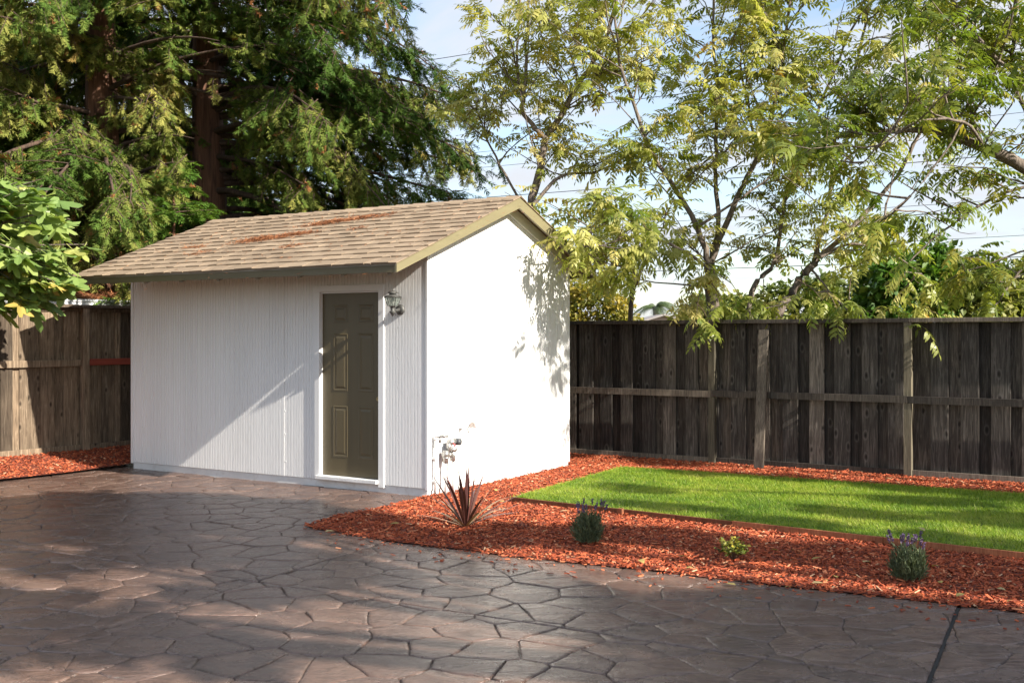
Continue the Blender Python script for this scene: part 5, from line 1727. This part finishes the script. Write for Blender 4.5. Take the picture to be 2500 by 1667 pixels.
NM = Matrix.Translation((-7.14, 15.6, 0)) @ Matrix.Rotation(math.atan2(.8, .6), 4, 'Z')
def nroof_pt(x, s, h):
    s = min(max(s, .03), 2.85); x = min(x, nl - .03)
    return NM @ Vector((x, s, 2.245 + s * .2603 + h))
litter('needle_litter', [(.2, 1.2, .9, .8, 0, 9000, .05), (1.2, .8, .4, .6, 0, 4000, .05), (.8, .25, .6, .12, 0, 2500, .03), (-1.2, 1.2, .8, .8, 0, 4000, .05)], nroof_pt, tuple((NM.to_3x3() @ Vector((0, -.25, .97)))), 'rusty redwood needles blanketing the neighbouring roof behind the left fence', 4, .08)

# fallen leaves, one by one
DL = []
for s in range(3):
    rr = random.Random(s)
    v, f = leaflet((0, 0, 0), (1, 0, .05), .2 + .05 * s, .06, np.array([0, 0, 1.0]))
    me = bpy.data.meshes.new('fallen_leaf')
    me.from_pydata([tuple(q) for q in v], [], f)
    a_ = me.attributes.new('tint', 'FLOAT', 'POINT'); a_.data.foreach_set('value', np.full(len(v), .25 + .3 * s, np.float32))
    me.materials.append(M['dry_leaf']); DL.append(me)
rr = random.Random(77)
def leaf_at(x, y, z, label, group):
    g_ = G(x, y, z)
    o = link(bpy.data.objects.new('fallen_leaf', rr.choice(DL)))
    o.location = (g_.x, g_.y, z + .006)
    o.rotation_euler = (rr.uniform(-.3, .3), rr.uniform(-.3, .1), rr.uniform(0, 6.28))
    s_ = rr.uniform(.06, .10); o.scale = (s_, s_, s_)
    tag(o, label, 'leaf', group)
for (a, b) in [(1190, 865), (1275, 847), (1133, 882), (1130, 745), (1825, 785), (1705, 955), (1965, 958), (2195, 910), (145, 745), (455, 790), (355, 725), (1600, 285), (890, 690), (1430, 760), (2060, 800), (1560, 915), (2290, 980), (1010, 690), (980, 905), (1880, 880)]:
    leaf_at(1500 + a / 2.352, 1050 + b / 2.352, .028, 'small yellow fallen leaf lying on the red mulch', 'yellow fallen leaves lying on the red mulch')
for (a, b) in [(1580, 637), (1690, 508), (300, 630), (1300, 380), (1500, 560), (700, 580), (1350, 445)]:
    leaf_at(700 + a / 2.541, 1050 + b / 2.541, .028, 'small yellow fallen leaf lying on the red mulch', 'yellow fallen leaves lying on the red mulch')
leaf_at(1500 + 700 / 2.352, 1050 + 893 / 2.352, .006, 'single yellow leaf on the patio near the mulch edge', None)
leaf_at(1500 + 525 / 2.352, 1050 + 418 / 2.352, .085, 'pale fallen leaf on the sunlit left part of the lawn', None)
leaf_at(1500 + 1745 / 2.352, 1050 + 562 / 2.352, .085, 'whitish fallen leaf on the lawn behind the right lavender', None)

# ------------------------------------------------------------------ planting in the mulch
c = G(1137, 1281, .03)
CD = empty('cordyline_plant', (c.x, c.y, .02)); tag(CD, 'maroon spiky cordyline in the mulch in front of the shed corner', 'plant')
r = random.Random(15)
def strap(az, lean, ln, w, curl, tint):
    V = []; F = []; n = 8
    p = np.array([math.cos(az) * .012, math.sin(az) * .012, 0.0]); el_ = math.pi / 2 - lean
    sd_ = np.array([-math.sin(az), math.cos(az), 0]) 
    for i in range(n + 1):
        s = i / n
        ww = w * (0.55 + 1.6 * s * (1 - s) ** .8) * (1 - s ** 4) if i < n else 0.0005
        dn = np.array([math.cos(az) * math.sin(el_), math.sin(az) * math.sin(el_), -math.cos(el_)])
        V += [p + sd_ * ww - dn * ww * -.25, p + dn * 0.0, p - sd_ * ww - dn * ww * -.25]
        st = ln / n
        p = p + np.array([math.cos(az) * math.cos(el_), math.sin(az) * math.cos(el_), math.sin(el_)]) * st
        el_ -= curl * st * (0.4 + 1.6 * s)
    for i in range(n):
        F += [(3 * i, 3 * i + 1, 3 * i + 4, 3 * i + 3), (3 * i + 1, 3 * i + 2, 3 * i + 5, 3 * i + 4)]
    return mesh_obj('leaf', np.array(V), np.array(F), M['cordyline'], CD, True, {'tint': np.full(len(V), tint)})
for k in range(9):
    strap(r.uniform(0, 6.28), r.uniform(.04, .24), r.uniform(.42, .56), .017, r.uniform(0, .3), r.uniform(0, .5))
for k in range(16):
    strap(k * 2.4 + r.uniform(-.3, .3), r.uniform(.45, 1.15), r.uniform(.50, .66), .0155, r.uniform(.1, .8), r.uniform(.1, .75))
for k in range(12):
    strap(k * 2.4 + r.uniform(-.3, .3), r.uniform(.9, 1.3), r.uniform(.42, .56), .014, r.uniform(.5, 1.6), r.uniform(.8, 1.0))

def lavender(x, y, h, wd_, seed, label):
    c = G(x, y, .03)
    T = empty('lavender_plant', (c.x, c.y, .02)); tag(T, label, 'plant', 'lavender plants in the mulch')
    rg2 = np.random.default_rng(seed); r = random.Random(seed)
    n = 2600
    az = rg2.random(n) * 6.283; rad = np.sqrt(rg2.random(n)); hh_ = rg2.random(n)
    prof = wd_ * .5 * (.5 + .4 * np.sin(np.pi * (.12 + .75 * hh_)) + .22 * np.sin(az * 5 + seed) * hh_ + .12 * np.sin(az * 11))
    P = np.stack([np.cos(az) * rad * prof, np.sin(az) * rad * prof, hh_ * h * (.66 + .16 * np.sin(az * 7 + 1.3) + .10 * rg2.random(n)) * (1 - .2 * rad ** 2)], 1)
    d = np.stack([np.cos(az) * .5 * rad, np.sin(az) * .5 * rad, np.full(n, .9)], 1) + rg2.normal(0, .35, (n, 3))
    up = rg2.normal(0, 1, (n, 3))
    v, f = leaflet((0, 0, 0), (1, 0, 0), .065, .01, np.array([0, 0, 1.0]))
    o = scatter('foliage', [(np.array(v), np.array(f))], P, d, up, rg2.uniform(.03, .065, n), rg2.random(n), M['lavender'], T, 'stuff')
    tb = Tubes()
    for k in range(15):
        az = r.uniform(0, 6.28); rd = wd_ * .48 * math.sqrt(r.random())
        b = np.array([math.cos(az) * rd, math.sin(az) * rd, h * .6]); e = b * np.array([1.25, 1.25, 0]) + np.array([0, 0, h * r.uniform(.84, 1.0)])
        tb.add([b, (b + e) / 2, e], [.0022, .002, .0018], 4)
        fl = 46
        s = rg2.random(fl); a2 = rg2.random(fl) * 6.283
        ax = unit(e - b)
        P2 = e + ax * (s[:, None] - .1) * .05
        d2 = np.stack([np.cos(a2), np.sin(a2), np.full(fl, .6)], 1)
        v2, f2 = leaflet((0, 0, 0), (1, 0, 0), .3, .05, np.array([0, 0, 1.0]))
        scatter('flower_spike', [(np.array(v2), np.array(f2))], P2, d2, rg2.normal(0, 1, (fl, 3)), rg2.uniform(.010, .016, fl), rg2.random(fl), M['lav_flower'], T)
    tb.build('stalks', M['lavender'], T)['kind'] = 'stuff'
lavender(1436, 1320, .30, .25, 5, 'lavender in front of the lawn edging, the one nearer the spiky cordyline')
lavender(2218, 1410, .28, .24, 6, 'lavender near the patio edge at the right, the darker one')

c = G(1791, 1364, .03)
EU = empty('euonymus_shrub', (c.x, c.y, .02)); tag(EU, 'tiny yellow-green variegated shrub in the mulch between the two lavenders', 'shrub')
r = random.Random(19); rg2 = np.random.default_rng(19)
tb = Tubes(); P_, D_, T_ = [], [], []
for k in range(38):
    az = r.uniform(0, 6.28); rd = .125 * math.sqrt(r.random()); hz = r.uniform(.10, .175) * (1 - .5 * (rd / .15) ** 2)
    e = np.array([math.cos(az) * rd * 1.1, math.sin(az) * rd * 1.1, hz])
    tb.add([(0, 0, 0), e * .5 + (0, 0, .01), e], [.003, .002, .0015], 4)
    for q in range(16):
        a2 = r.uniform(0, 6.28)
        P_.append(e * (.65 + .35 * r.random()) + np.array([0, 0, r.uniform(-.01, .012)])); D_.append(np.array([math.cos(a2), math.sin(a2), r.uniform(0, .9)])); T_.append(min(1, max(0, .2 + hz * 4 + r.gauss(0, .2) - .15)))
tb.build('stems', M['twig'], EU)
v, f = leaflet((0, 0, 0), (1, 0, 0), .3, .06, np.array([0, 0, 1.0]))
n = len(P_)
scatter('foliage', [(np.array(v), np.array(f))], np.array(P_), np.array(D_), rg2.normal(0, .4, (n, 3)) + np.array([0, 0, 1.0]), rg2.uniform(.022, .036, n), np.array(T_), M['euonymus'], EU)
